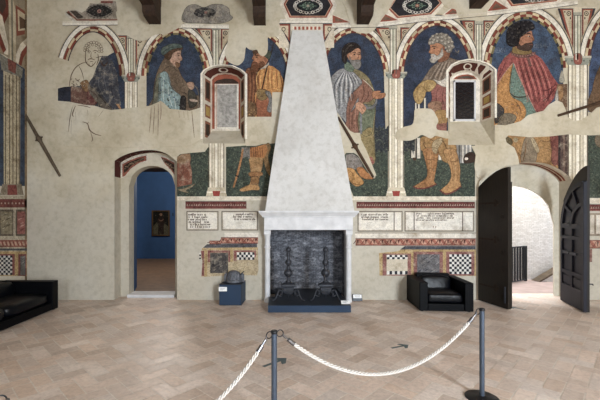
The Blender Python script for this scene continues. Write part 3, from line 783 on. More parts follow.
p.poly([(349.5, 56), (351, 60), (354, 60.4), (358, 60), (360.2, 60.6), (361, 65), (358.5, 69), (355, 69), (352, 65.5), (349.8, 61.5)], (138, 134, 130)); p.at(13).stroke([(355, 61.7), (358.5, 61.6)], .7, (128, 70, 58))
for k in range(5): p.stroke([(353+k*1.5, 62.6), (354+k*1.2, 68)], .5, (192, 190, 186))
p.build('beard', 'fresco', hd)
p = Paint().at(13)
p.poly([(342.5, 61), (341.5, 54), (343, 47.5), (348, 43.4), (354, 42.8), (359, 45.5), (360.8, 49.6), (358, 48.3), (354.6, 49.4), (350.5, 52.6), (348.8, 53), (346.8, 55), (347, 60), (345.5, 64)], (56, 48, 46))
for k in range(5): p.at(14).stroke([(352-k, 44+k), (346-k*.5, 49+k*2), (344.5, 57+k)], .5, (92, 82, 76))
p.build('hair', 'fresco', hd)

# --- bay 5 : old man with white curls
t = fresco('fresco of an old man with white curly hair, white beard and brown boots', 437)
_, pt5 = arch_paint(t, 437, 25.5, 33.5, 74, -1, 1, 28, 5, False, 1.05)
p = Paint().at(2); p.poly([pt5(-1+2*i/24, 0) for i in range(25)]+[(471, 130), (403, 130)], (52, 66, 94), False)
p.at(3)
p.stroke([(455, 50), (457, 52.5), (459, 50.5), (458, 54)], .6, (150, 130, 90)); p.build('blue_ground', 'blue', t)
p = Paint().at(1); p.poly([(404, 128), (475, 128), (475, 196.5), (404, 196.5)], MEAD, False); 
p.at(3)
for q_ in range(9): p.poly([(403+q_*1.33333, 126+(q_*7%5)), (404.412+q_*1.33333, 125+(q_*3%6)), (404.412+q_*1.33333, 156-(q_*5%7)), (403+q_*1.33333, 153-(q_*4%5))], (60, 64, 70), False)
p.build('meadow', 'meadow', t)
p = Paint().at(3)
for x0, x1, y0, y1 in ((415, 416.8, 103, 112), (418, 420, 102, 112), (424, 426, 98, 110), (411.2, 416, 138, 158), (417, 421, 138, 158.5), (438.5, 442, 148, 160)):
    p = Paint().at(3); p.rect(x0, y0, x1, y1, (214, 208, 196)); p.at(4).rect(x0+(x1-x0)*.72, y0, x1, y1, (126, 120, 112)).rect(x0-.8, y0, x0, y1, (44, 42, 44)); p.build('painted_column', 'clean', t)
p = Paint()
for k in range(5): p.at(3).rect(454+k*3.6, 140, 457.6+k*3.6, 163, (150, 150, 150)); p.at(4).rect(455+k*3.6, 140, 456.3+k*3.6, 163, (226, 222, 214) if k > 1 else (92, 94, 98))
p.at(5).poly([(463.5, 158), (466, 154), (471, 152), (475, 155), (475, 161), (470, 163), (464, 163)], (64, 50, 44)).ell(466.3, 158.8, 1.8, 1.4, (216, 206, 194)); p.at(6).rect(413, 157.6, 416, 160.5, (82, 62, 48))
p.build('column_cluster', 'clean', t)
p = Paint().at(5)
p.poly([(418, 88), (424, 78), (430, 69), (437, 63), (447, 57.5), (456, 60), (470, 64), (470, 90), (450, 90), (438, 86), (430, 86)], (136, 118, 102))
for k in range(7): p.at(6).stroke([(440+k*1.6, 63-k*.3), (434+k*2, 72), (428+k*2.6, 82)], .9, (98, 82, 72) if k % 2 else (176, 160, 144))
p.at(6).poly([(431, 90), (436, 85), (448, 84), (449, 114), (436, 116), (428, 108), (432, 99)], (158, 96, 86))
for q in ([(438, 88), (436, 98), (440, 108)], [(444, 88), (442, 98), (445, 108)]): p.at(7).stroke(q, 1.2, (122, 68, 62))
p.poly([(428, 104), (436, 101), (442, 104), (438, 114), (430, 111)], (170, 128, 100))
p.at(8).poly([(433.5, 79.5), (439, 81), (444, 79), (447, 74), (450, 66), (447, 84.5), (444, 86.8), (438, 84)], (222, 214, 202))
p.poly([(435, 112), (442, 110), (446.5, 112), (446.5, 124), (438, 124)], (178, 138, 78)).poly([(436, 124), (446.5, 123), (446.5, 133), (437, 133)], (156, 98, 84), False)
p.build('tunic', 'fresco', t)
p = Paint().at(9)
p.poly([(413.2, 93), (417, 86.5), (422, 82), (428, 80), (434, 81), (436, 84), (434, 88), (430, 91.5), (426, 92), (424.5, 97), (421, 103), (417.5, 104), (414.5, 100)], (190, 156, 92)); p.at(10).stroke([(425, 82), (424, 88), (427, 91.5)], .8, (132, 102, 58)).stroke([(416, 96), (419, 98)], .8, (132, 102, 58)).stroke([(417, 88), (417, 96), (419, 102)], .8, (160, 126, 70)).ell(431, 86, 3, 2.8, (202, 170, 108), 12)
p.build('sash', 'fresco', t); p = Paint()
p.at(9).poly([(420, 140), (423, 136.5), (431, 137.5), (438, 136), (448, 137.5), (452, 143), (456, 146), (455, 162), (444, 162), (440, 156), (436, 152), (428, 152), (421, 150)], (176, 134, 76))
for q in ([(430, 139), (436, 144), (434, 150)], [(442, 140), (446, 148), (444, 158)], [(424, 140), (424, 146), (428, 150)], [(438, 140), (440, 148)]): p.at(10).stroke(q, 1.2, (122, 88, 50))
p.poly([(433, 142), (441, 138), (442, 142), (438, 148), (436, 154), (432, 150)], (186, 164, 124))
p.build('leg_drapery', 'fresco', t)
p = Paint().at(10)
p.poly([(423.5, 149), (437.5, 149), (437, 162), (435, 174), (433.8, 181), (435.5, 184.5), (427, 187.5), (416, 188), (414, 186.3), (421, 182), (427, 176), (426.5, 166), (424, 157)], (172, 120, 66))
p.poly([(443.5, 150), (455, 150), (459, 163), (460, 172), (459.5, 180), (460.5, 186), (455, 190), (448.5, 193.5), (441.5, 192), (441, 189.5), (447.5, 184), (451, 177), (450, 168), (446.5, 160)], (192, 144, 84))
p.at(11).stroke([(413, 186.5), (418, 188.6), (427, 187.8), (436.5, 184)], 1.4, (122, 60, 54), .8).stroke([(439.5, 190), (446, 194), (455, 190.8), (461, 186)], 1.5, (122, 60, 54), .8)
for k in range(3): p.stroke([(426+k*4, 152), (427+k*3.4, 164), (429+k*2, 178)], .8, (140, 94, 48) if k != 1 else (196, 148, 90))
for k in range(3): p.stroke([(448+k*4, 153), (452+k*3, 166), (453+k*2, 182)], .8, (158, 112, 60) if k != 1 else (212, 166, 106))
p.stroke([(424, 158), (430, 160), (437, 158)], .9, (128, 86, 46)).stroke([(447, 160), (453, 162), (458, 160)], .9, (140, 98, 54))
p.build('boots', 'fresco', t)
p = Paint().at(10)
p.poly([(439, 54), (449, 50), (449, 57), (445, 61), (438, 62)], (150, 96, 64))
p.at(11).poly([(430, 44), (434, 42), (441, 44), (444, 49), (443, 55), (437, 59.5), (431.5, 57.5), (431.3, 54.2), (428.6, 52.6), (430.3, 48.5)], (190, 128, 86)).ell(443.4, 47.6, 1.5, 2.5, (168, 104, 70))
p.at(12).stroke([(431, 47.6), (433.5, 46.6), (437, 47.6)], 1., (104, 76, 60)).ell(434, 48.6, 1.1, .6, (44, 36, 36)).stroke([(431.5, 56), (434, 55.8)], .8, (140, 66, 52)).stroke([(433, 51), (431.5, 53.6)], .7, (140, 86, 58))
hd = p.build('head', 'fresco', t)
p = Paint().at(12)
p.poly([(430.5, 55), (433.5, 54.2), (437, 56), (440, 53), (442, 48), (443, 55), (440, 58.5), (436.5, 61), (434, 63.2), (431, 62.6), (429.2, 60), (431, 57.8)], (196, 190, 180)); p.at(13).stroke([(431.8, 56.6), (434, 56.8)], .7, (136, 60, 50))
for k in range(4): p.stroke([(433+k*2, 58-k*.6), (431.6+k*1.6, 62-k*.8)], .5, (146, 140, 132))
p.build('beard', 'fresco', hd)
p = Paint().at(13)
p.poly([(428.2, 43), (430, 38), (435, 34.5), (441, 33.5), (447, 35), (451.5, 39.5), (453, 46), (451, 51.5), (448, 53), (445.5, 49), (443, 45.5), (437, 43), (432, 44.8)], (150, 142, 130))
rr = random.Random(12); p.L = 14
pts = [(430.5, 40), (433, 36.8), (437, 34.8), (441.5, 34.5), (446, 35.6), (449.5, 38.5), (452, 42.5), (452.3, 47), (450, 51), (447.5, 51.5), (434, 40.5), (438, 38.5), (442, 38), (445.8, 39.6), (448.5, 43), (449, 47.5), (429.8, 43.6), (433, 43), (437.5, 42), (441.8, 41.6), (445.5, 44.5), (446, 48.5)]
curls(p, pts, 1.9, ((132, 124, 114), (190, 182, 168)), 3)
p.build('hair', 'fresco', hd)

# --- bay 6 : dark haired man in a red cloak
t = fresco('fresco of a dark curly haired man in a red cloak over a teal tunic', 528)
_, pt6 = arch_paint(t, 526, 17, 37, 68, -1, 1, 30, 6, True, 1.15)
p = Paint().at(2); p.poly([pt6(-1+2*i/24, 0) for i in range(25)]+[(564, 130), (489, 130)], (60, 87, 122), False)
p.at(3); rr = random.Random(2)
# faint painted capitals beside the head (worn, only partly legible)
LET = {'C': [[(1, .15), (.5, 0), (0, .5), (.5, 1), (1, .85)]], 'E': [[(1, 0), (0, 0), (0, 1), (1, 1)], [(0, .5), (.8, .5)]], 'R': [[(0, 1), (0, 0), (.8, .1), (.8, .45), (0, .5), (1, 1)]], 'I': [[(.5, 0), (.5, 1)]], 'S': [[(1, .1), (.3, 0), (.2, .4), (.9, .6), (.7, 1), (0, .9)]], 'A': [[(0, 1), (.5, 0), (1, 1)], [(.2, .65), (.8, .65)]], 'U': [[(0, 0), (.1, .9), (.9, .9), (1, 0)]], 'N': [[(0, 1), (0, 0), (1, 1), (1, 0)]], 'G': [[(1, .15), (.5, 0), (0, .5), (.5, 1), (1, .85), (1, .55), (.6, .55)]], 'L': [[(0, 0), (0, 1), (1, 1)]], 'M': [[(0, 1), (0, 0), (.5, .6), (1, 0), (1, 1)]]}
def script(p, txt, x, y, w, h, col, dy=0.):
    for c in txt:
        for st in LET.get(c, []): p.stroke([(x+a*w*.75, y+b*h) for a, b in st], .75, col, .9, False)
        x += w; y += dy
script(p, 'GERN', 492.7, 48, 3.3, 4.4, (116, 130, 152)); script(p, 'CESALI', 533.6, 44.5, 3.0, 3.6, (112, 126, 150), -.35)
p.build('blue_ground', 'blue', t)
p = Paint().at(4)
p.poly([(505, 55), (520, 62), (530, 84), (538, 112), (534, 126), (494, 126), (495, 84)], (120, 146, 134), False)
p.at(5).poly([(512, 63), (510.5, 74), (509, 86), (510.5, 95), (515, 99), (522, 103), (526, 112), (522, 121), (514, 126), (494, 126), (494.6, 86), (502, 74)], (196, 138, 62))
rr = random.Random(9); p.at(6)
for k in range(60):
    x, y = rr.uniform(511, 534), rr.uniform(70, 114)
    if x < 513+(y-62)*.52+1: p.ell(x, y, .55, .5, (150, 100, 80) if k % 2 else (74, 92, 108), 7)
for k in range(46):
    x, y = rr.uniform(496, 511), rr.uniform(74, 120); p.stroke([(x-.9, y-.7), (x+.9, y+.7)], .8, (140, 88, 38))
p.stroke([(510, 93), (514, 96.5), (521, 97.3), (529, 95.5)], 1.4, (72, 62, 50)).stroke([(513, 64), (510.5, 76), (509.5, 92)], .8, (104, 80, 50))
p.stroke([(513, 100), (519, 106), (521, 114)], .9, (130, 84, 40)).poly([(495, 104), (501, 106), (504, 112), (498, 122), (494.6, 122)], (72, 70, 70)).poly([(500, 117), (506, 113), (516, 116), (512, 124), (498, 126)], (130, 118, 98))
for k in range(4): p.at(7).stroke([(515+k*2.2, 113+k*.7), (514+k*2.6, 119)], .8, (128, 86, 44))
p.build('tunic', 'fresco', t)
p = Paint().at(8)
p.poly([(496, 88), (496, 78), (498.5, 67), (504, 58), (511, 52.5), (513.5, 62.5), (508, 69), (502, 77)], (158, 78, 72), False)
p.poly([(513, 62), (511.5, 53), (521, 55), (532.5, 52.5), (541, 58.5), (547, 67), (552, 76), (557.5, 83.5), (556, 90), (553.5, 99), (549, 104), (547, 112), (538, 116), (531, 102), (523, 87), (516, 71)], (156, 74, 68), False)
for k in range(11):
    x = 516+k*2.2; p.at(9).stroke([(x, 57+abs(k-3)*.2), (x+3+k*.4, 72), (x+8+k*.4, 88), (x+12+k*.1, 102)], 1.1, (98, 42, 44) if k % 2 else (200, 116, 104))
for q in ([(556, 84), (548, 90), (540, 90)], [(555, 88), (548, 97), (542, 102)], [(552, 84), (550, 94), (545, 104)]): p.at(10).stroke(q, 1.3, (112, 50, 50))
for q in ([(501, 66), (499, 76), (497, 86)], [(506, 60), (503, 68), (499, 77)]): p.stroke(q, .9, (120, 54, 54))
p.stroke([(513, 63), (506, 71), (497, 84)], .8, (196, 150, 132), .9).stroke([(514, 64), (523, 86), (537, 114)], .8, (196, 140, 124), .9)
p.at(11).poly([(510, 51), (516, 54.5), (524, 55.4), (531, 53.5), (535, 52), (535, 55), (529, 57.5), (531.5, 66), (529, 67), (526.5, 58), (518, 58), (511, 55)], (122, 84, 78), False)
for k in range(9): p.at(12).ell(512+k*2.6, 54.3+2*math.sin(k/8*math.pi), .7, .7, (170, 124, 112), 8)
p.build('red_cloak', 'fresco', t)
p = Paint().at(6)
p.poly([(557, 84), (567, 84), (567, 125), (556, 125), (555, 100)], (124, 92, 66), False).poly([(557.5, 88), (562, 86), (563, 96), (559, 100)], (168, 124, 74)).poly([(555, 96), (557.5, 90), (558, 100), (556, 106)], (206, 202, 194))
p.at(7).poly([(559, 82), (560, 75), (561.6, 70.5), (563.2, 75), (563.8, 82)], (176, 172, 158))
p.poly([(558, 131), (567.5, 131), (567.5, 190), (558, 190)], (96, 76, 70), False); p.at(8).rect(558, 131, 560, 190, (66, 54, 54)).rect(563, 131, 564.5, 190, (128, 100, 88))
p.build('side_drapery', 'faded', t)
p = Paint().at(4)
p.poly([(500, 130), (560, 130), (560, 172), (500, 172)], (178, 134, 76), False)
p.at(5).poly([(524, 140), (530, 137), (536, 146), (537, 154), (534, 164), (523, 166), (521, 156)], (150, 132, 108)).poly([(549, 133), (558, 133), (558, 166), (553, 162), (551, 150)], (128, 70, 60), False).poly([(505, 137), (511, 139), (512, 144), (507, 145)], (110, 96, 66))
p.ell(515.5, 140, 2.4, 2.4, (196, 180, 140)).poly([(530, 138), (534, 139), (539, 150), (536, 152)], (196, 176, 140))
for q in ([(526, 140), (525, 152), (522, 164)], [(540, 140), (546, 142), (552, 140)], [(545, 148), (553, 152), (550, 162)], [(514, 148), (520, 156), (519, 164)]): p.at(6).stroke(q, .9, (134, 94, 52))
p.poly([(553, 146), (557, 148), (558, 158), (555, 166), (551, 160)], (142, 84, 72)); p.build('lower_drapery', 'fresco', t)
p = Paint().at(12)
p.poly([(514, 46), (522, 49), (530, 49.6), (531, 53.4), (522, 55), (512, 52.6)], (142, 116, 66))
p.at(13).poly([(515, 37), (521, 37), (526, 33.5), (531, 31.2), (532, 35.5), (533.8, 40.2), (531.8, 41.6), (532.2, 47.4), (527.5, 51), (519, 49.5), (514.5, 46)], (184, 124, 88)).ell(516, 40, 1.6, 2.6, (164, 104, 72))
p.at(14).poly([(517.5, 42.5), (520.5, 46), (525.5, 43.8), (529, 43.2), (532.2, 43.2), (532.2, 47.4), (527.6, 51.2), (519, 49.8), (516, 46)], (82, 62, 54))
p.at(15).stroke([(525, 34.8), (528, 33.8), (531, 34.8)], 1.1, (56, 42, 38)).ell(528.4, 36.6, 1.2, .7, (214, 196, 176)).ell(528.9, 36.6, .65, .6, (36, 30, 30)).stroke([(528.6, 44.9), (532, 44.8)], .9, (148, 82, 66)).stroke([(530.5, 37), (532.6, 40.2), (530.6, 41.4)], .7, (132, 82, 58))
hd = p.build('head', 'fresco', t)
p = Paint().at(15)
p.poly([(506, 38), (506.5, 31), (510, 26), (516, 23), (523, 20.8), (530, 21.8), (534, 26), (533, 29.8), (528, 31), (524, 34.5), (520, 38), (519, 41), (517, 45.5), (511, 47), (506.5, 43.5)], (46, 42, 44))
curls(p, [(508, 33), (510, 28.5), (514, 25.5), (518.5, 23.3), (523, 22.3), (528, 22.6), (532, 25.5), (531.5, 28.6), (527, 29.5), (523, 30.5), (519.5, 33), (517, 36.5), (512, 34), (515, 30), (519, 27.5), (524, 26), (509, 38), (508.5, 42), (511.5, 44.8), (513, 39)], 2.0, ((36, 34, 38), (66, 62, 64)), 5)
p.build('hair', 'fresco', hd)

# --- bay 7 : cut by the frame
t = fresco('fresco scrap of a brown draped figure past the last pilaster', 604)
_, pt7 = arch_paint(t, 622, 10, 33, 66, -1, 1, 28, 7, False, 1.1)
p = Paint().at(2); p.poly([pt7(-1+2*i/24, 0) for i in range(25)]+[(655, 112), (588, 112)], (60, 86, 130), False); p.build('blue_ground', 'blue', t)
p = Paint().at(3); p.poly([(590, 112), (592, 90), (597, 72), (606, 62), (640, 62), (650, 112)], (120, 92, 66)); p.build('robe', 'fresco', t)
p = Paint().at(1); p.poly([(587, 135), (655, 135), (655, 199), (587, 199)], MEAD, False)
p.at(3).poly([(595, 137), (606, 135), (640, 140), (640, 150), (606, 148), (597, 146)], (130, 112, 90)); p.build('meadow', 'meadow', t)

# ------------------------------------------------------------------ painted pilasters
def pilaster(label, xc, w, ycap, ytop, yb, cw, flutes, base=None, spand=None, coln=None):
    b = wallmap(xc, yb, 0); b.y = DW
    t = thing('painted_pilaster', label, 'painted pilaster', b, 'painted white pilasters between the figures')
    if spand:
        x0, x1, y0, y1 = spand
        p = Paint().at(0); p.rect(x0, y0, x1, y1, (206, 196, 176))
        for sg, xe in ((-1, x0), (1, x1)):
            xi = xc+sg*4.2; xo = xc+sg*(abs(xe-xc)-1.5); yt = y0+1.4
            p.at(.4).poly([(xo, yt), (xi, yt), (xi, yt+(y1-y0)*.86)], (62, 60, 66), False)
            p.at(.8).poly([(xo-sg*2.6, yt+.8), (xi+sg*.7, yt+.8), (xi+sg*.7, yt+(y1-y0)*.74)], (146, 78, 62), False)
            p.at(1.2).poly([(xo-sg*5.2, yt+1.9), (xi+sg*1.7, yt+1.9), (xi+sg*1.7, yt+(y1-y0)*.60)], (196, 184, 160), False)
            cx, cy = xi+sg*4.6, yt+5.2
            p.at(1.6).ring(cx, cy, 1.5, 1.6, .9, (86, 72, 64), 10).ell(cx, cy, .8, .8, (86, 72, 64), 8)
            p.ell(cx+sg*4.2, cy-1.6, 1.1, .7, (86, 72, 64), 8).ell(cx-sg*1.6, cy+4.6, .8, 1.3, (86, 72, 64), 8)
        p.build('spandrel', 'clean', t)
    if coln:
        x0, x1, y0, y1 = coln; p = Paint().at(10)
        p.rect(x0, y0, x1, y1, (204, 200, 182)); ww = x1-x0
        p.at(11).rect(x0+ww*.0, y0, x0+ww*.13, y1, (120, 108, 94)).rect(x0+ww*.38, y0, x0+ww*.58, y1, (148, 150, 134)).rect(x0+ww*.86, y0, x1, y1, (96, 86, 78)).rect(x0+ww*.2, y0, x0+ww*.34, y1, (230, 226, 214))
        p.at(12).rect(x0-.8, y0-.5, x1+.8, y0+2.4, (168, 166, 152)).rect(x0-.5, y0+2.4, x1+.5, y0+3, (92, 88, 84)); p.build('colonnette', 'clean', t)
    if ycap is not None:
        p = Paint().at(10); h = ytop-ycap
        p.poly([(xc-cw/2, ycap), (xc-cw/2+.6, ycap+h*.45), (xc-w/2, ytop), (xc+w/2, ytop), (xc+cw/2-.6, ycap+h*.45), (xc+cw/2, ycap)], (146, 150, 140), False)
        p.at(11).rect(xc-cw/2, ycap, xc+cw/2, ycap+h*.22, (190, 186, 172)).poly([(xc-3.4, ycap-1.5), (xc+3.4, ycap-1.5), (xc+3.8, ycap+h*.7), (xc, ycap+h*.95), (xc-3.8, ycap+h*.7)], (142, 86, 76))
        for k in range(5):
            x = xc-cw/2+1.6+k*(cw-3.2)/4; p.at(12).ell(x, ycap+h*.52, .9, 1.1, (98, 100, 94) if abs(k-2) else (186, 140, 124), 8)
        p.build('capital', 'clean', t)
    for (ya, yb_) in flutes:
        p = Paint().at(10); p.rect(xc-w/2, ya, xc+w/2, yb_, (214, 206, 186))
        for k, (a, b2, c) in enumerate(((0, .05, (110, 98, 84)), (.06, .16, (236, 230, 214)), (.2, .24, (164, 152, 132)), (.36, .40, (182, 170, 150)), (.42, .56, (238, 233, 220)), (.58, .63, (150, 138, 120)), (.74, .78, (182, 170, 150)), (.8, .93, (236, 230, 216)), (.95, 1, (104, 92, 80)))):
            p.at(11).rect(xc-w/2+w*a, ya, xc-w/2+w*b2, yb_, c)
        p.build('shaft', 'clean', t)
    if base:
        y0, y1 = base; p = Paint().at(12)
        p.poly([(xc-w/2-.5, y0), (xc+w/2+.5, y0), (xc+w/2+2.8, y1), (xc-w/2-2.8, y1)], (206, 196, 174), False)
        p.at(13).rect(xc-w/2-1.8, y0+(y1-y0)*.45, xc+w/2+1.8, y0+(y1-y0)*.62, (236, 230, 216)); p.at(14).poly([(xc-4, y0+(y1-y0)*.4), (xc+4, y0+(y1-y0)*.4), (xc+3, y1), (xc-3, y1)], (150, 66, 58), False)
        p.build('base', 'clean', t)
    return t
pilaster('painted pilaster between the line drawn old man and the profile man', 131.2, 13, 75, 82, 108, 19, [(82, 110)], None, (110, 154, 34, 74), (128.2, 133.8, 36, 76))
pilaster('painted pilaster with red base cut by the left window niche', 216.5, 15.5, None, None, 196, 20, [(140, 190)], (187.5, 196.2), (193, 240, 26.5, 70), (212.6, 219.4, 27.5, 72))
pilaster('tall painted pilaster with grey capital right of the hood', 396, 15, 72, 79, 196, 22, [(78.5, 190)], (187.5, 196.2), (372, 415, 26, 74), (389.5, 396.5, 26.5, 74))
pilaster('painted colonnette above the right window niche', 479, 12, None, None, 62, 18, [], None, (458, 505, 19, 72), (475.6, 482, 22, 74))
pilaster('painted pilaster at the right above the right door leaf', 577.5, 20, 56, 65.5, 196, 27, [(65, 197)], None, (556, 597, 7, 64), (573.8, 580.8, 13, 60))
p = Paint().at(6)
# spandrel left of the hood and the frieze over it
t = thing('painted_spandrel', 'painted triangles and red and white frieze crowning the hood', 'painted spandrel', P(306, 45, DW))
for sg, xi, xo in ((-1, 290.3, 278.8), (1, 322.8, 334)):
    p = Paint(); p.at(10).rect(min(xi, xo), 22.5, max(xi, xo), 48, (214, 204, 186)); 
    p.at(11).poly([(xo, 23.5), (xi, 23.5), (xi, 46)], (58, 60, 70), False); p.at(12).poly([(xo+(-sg)*.6, 24.6), (xi+sg*.6, 24.6), (xi+sg*.6, 42)], (144, 76, 60), False); p.at(13).poly([(xo, 26), (xi+sg*2, 26), (xi+sg*2, 38)], (204, 190, 166), False)
    p.at(14).ring((xi+xo)/2+sg*1, 29.5, 1.3, 1.6, .8, (84, 70, 62), 10)
    p.build('triangle', 'clean', t)
p = Paint().at(10); p.rect(290.5, 22.6, 322.8, 32, (212, 204, 190)); p.at(11).rect(290.5, 22.6, 322.8, 24, (140, 74, 60)).rect(292.5, 26.4, 321, 30.4, (226, 216, 200))
for k in range(7): p.at(12).rect(294.2+k*4, 26.8, 296.4+k*4, 30, (160, 84, 68))
p.build('dentil_frieze', 'clean', t)

# cornice bands
def bandline(p, pts, th, col):
    for (a, b) in zip(pts, pts[1:]): p.poly([(a[0], a[1]-th/2), (b[0], b[1]-th/2), (b[0], b[1]+th/2), (a[0], a[1]+th/2)], col, False)
t = thing('painted_cornice', 'long white painted cornice band above the arches, broken by plaster patches', 'painted cornice', P(330, 30, DW))
for seg in ([(63, 24), (118, 23.2)], [(181, 26.2), (229, 27.2)], [(280, 21.6), (332, 21.6)], [(332, 26.3), (378, 25.4), (420, 20.2), (488, 14), (535, 8.5), (577, 2.8)]):
    p = Paint().at(19); bandline(p, seg, 4, (226, 221, 210)); p.at(20); bandline(p, [(x, y+2.2) for x, y in seg], .6, (96, 90, 88)); bandline(p, [(x, y-1) for x, y in seg], .7, (206, 198, 184))
    p.build('band', 'clean', t)

p = Paint().at(17)
for q in ([(332.5, 15.5), (350, 22.8), (332.5, 23.4)], [(377, 22.6), (384, 14), (398, 20.6)], [(444, 15), (452, 8.6), (463, 13.6)], [(487, 11.6), (495, 1), (508, 9)]):
    p.at(17).poly([(x+(x-sum(a for a, b in q)/3)*.28, y+(y-sum(b for a, b in q)/3)*.28) for x, y in q], (222, 214, 200), False); p.at(18).poly(q, (150, 80, 64), False); cx_, cy_ = sum(a for a, b in q)/3, sum(b for a, b in q)/3
    p.at(18.5).poly([(cx_+(x-cx_)*.55, cy_+(y-cy_)*.55) for x, y in q], (116, 92, 78), False)
p.build('red_triangles', 'clean', t)

# hexagonal medallion panels
def medallion(label, hexo, cx, cy, rx, ry, faded=False, outline=None, center=(150, 96, 82)):
    b = wallmap(cx, cy+ry+8, 0); b.y = DW
    t = thing('painted_medallion', label, 'painted medallion', b, 'painted medallions above the arches')
    mt = 'faded' if faded else 'clean'
    mx = sum(x for x, y in hexo)/len(hexo); my = sum(y for x, y in hexo)/len(hexo)
    def sc(k, ky=None): ky = k if ky is None else ky; return [(mx+(x-mx)*k, my+(y-my)*ky) for x, y in hexo]
    p = Paint().at(4)
    if outline: p.poly(outline, (190, 180, 166), False)
    p.at(10).poly(sc(1.16, 1.22), (222, 214, 200), False); p.at(11).poly(hexo, (150, 82, 66), False); p.at(12).poly(sc(.94, .9), (196, 160, 136), False); p.at(13).poly(sc(.91, .85), (48, 46, 50), False)
    p.build('border', mt, t)
    p = Paint().at(14); rr = random.Random(int(cx))
    for k in range(26):
        a = 2*math.pi*k/26; x, y = cx+rx*1.25*math.cos(a), cy+ry*1.2*math.sin(a)
        p.ring(x, y, 1.0, .9, .8, (212, 208, 200) if k % 2 else (166, 162, 156), 8)
    p.build('scrollwork', mt, t)
    p = Paint().at(15); p.poly([(cx-rx*1.05, cy), (cx-rx*.5, cy-ry*.75), (cx, cy-ry), (cx+rx*.5, cy-ry*.75), (cx+rx*1.05, cy), (cx+rx*.5, cy+ry*.75), (cx, cy+ry), (cx-rx*.5, cy+ry*.75)], (38, 42, 44))
    p.at(16)
    for k in range(8):
        a = math.pi*k/4; l = .82 if k % 4 == 0 else .6; p.stroke([(cx, cy), (cx+rx*l*math.cos(a), cy+ry*l*math.sin(a))], 1.6, (96, 118, 104), .5)
        p.ell(cx+rx*.5*math.cos(a+.3), cy+ry*.6*math.sin(a+.3), .8, .6, (122, 138, 122), 8)
    p.at(17).ell(cx, cy, 2, 1.7, center, 12); p.at(18).ell(cx, cy, .8, .7, (190, 170, 150), 8)
    p.build('rosette', mt, t)
HX = [(-24.5, -2), (-18.5, 11.5), (18.5, 11.5), (25, -1), (18, -14), (-18, -14)]
medallion('painted medallion right above the hood with green star rosette', [(308+x, 6.5+y) for x, y in HX], 308, 6.3, 10.5, 5.6, False, None, (120, 124, 116))
medallion('painted medallion right of the hood, with pink rosette heart', [(388, 9), (397, 18.5), (431, 14.6), (442, 3), (432, -10), (398, -8)], 417, 6, 10.5, 5.6)
medallion('painted medallion mostly cut off by the top edge, above the red cloaked man', [(503, -4), (511, 6.6), (556, 1.6), (566, -10), (552, -20), (512, -16)], 534, -6, 11, 6)
p = None
t = thing('painted_medallion', 'worn medallion scrap with a dark eye shaped rosette above the unfinished old man', 'painted medallion', P(98, 20, DW), 'painted medallions above the arches')
p = Paint().at(8); p.poly([(66, 13), (69, 11), (76, 19.5), (118, 19), (118, 15), (116, 1), (103, 1.5), (98, 4), (90, 3.5), (88, 9), (82, 13), (75, 10), (70, 11)], (176, 164, 148), False)
p.at(9).poly([(70, 11), (76, 11), (84, 17.5), (78, 19)], (84, 74, 66), False); p.at(10).stroke([(68, 11.5), (77, 20.2), (118, 20)], 1.2, (150, 84, 68), 1, False).stroke([(66, 14), (76, 23)], 2.2, (220, 214, 202), 1, False).rect(101, 1.2, 113, 3.4, (142, 74, 62))
p.build('border', 'fresco', t)
p = Paint().at(10); p.ring(99.5, 11.5, 11.5, 5.6, 1.8, (146, 138, 128), 22)
for k in range(22):
    a = 2*math.pi*k/22; p.at(11).ell(99.5+12.6*math.cos(a), 11.5+6.6*math.sin(a), .9, .7, (104, 98, 92), 8)
p.build('scrollwork', 'fresco', t)
p = Paint().at(11); p.poly([(87.5, 11.5), (93, 7), (99.5, 5.6), (106, 7), (111.5, 11.5), (106, 15.6), (99.5, 17), (93, 15.6)], (54, 52, 52)); 
for k in range(18):
    a = k*2.4; p.at(12).ell(99.5+(3+k*.4)*math.cos(a), 11.5+(1.5+k*.17)*math.sin(a), .8, .6, (96, 92, 86), 7)
p.at(13).ell(99.5, 11.5, 2.1, 2, (176, 132, 118)); p.at(14).ell(99.5, 11.5, .8, .8, (90, 60, 56)); p.build('rosette', 'fresco', t)
t = thing('painted_medallion', 'faded grey medallion scrap above the profile man, left of the hood', 'painted medallion', P(206, 24, DW), 'painted medallions above the arches')
p = Paint().at(21); p.poly([(183, 22), (184, 12), (189, 6), (196, 5), (204, 8), (212, 5), (222, 5), (229, 9), (230, 15), (233, 18), (228, 22), (216, 24), (200, 23.5)], (148, 142, 134)); p.build('border', 'faded', t)
p = Paint().at(22); p.ell(205, 13, 11, 5.2, (78, 76, 76), 20)
rr = random.Random(6)
for k in range(30): p.at(23).ell(205+rr.uniform(-10, 10), 13+rr.uniform(-4, 4), .9, .7, (128, 124, 118) if k % 2 else (52, 50, 52), 7)
p.at(24).ell(206, 13, 1.5, 1.3, (150, 104, 92)); p.build('rosette', 'faded', t)

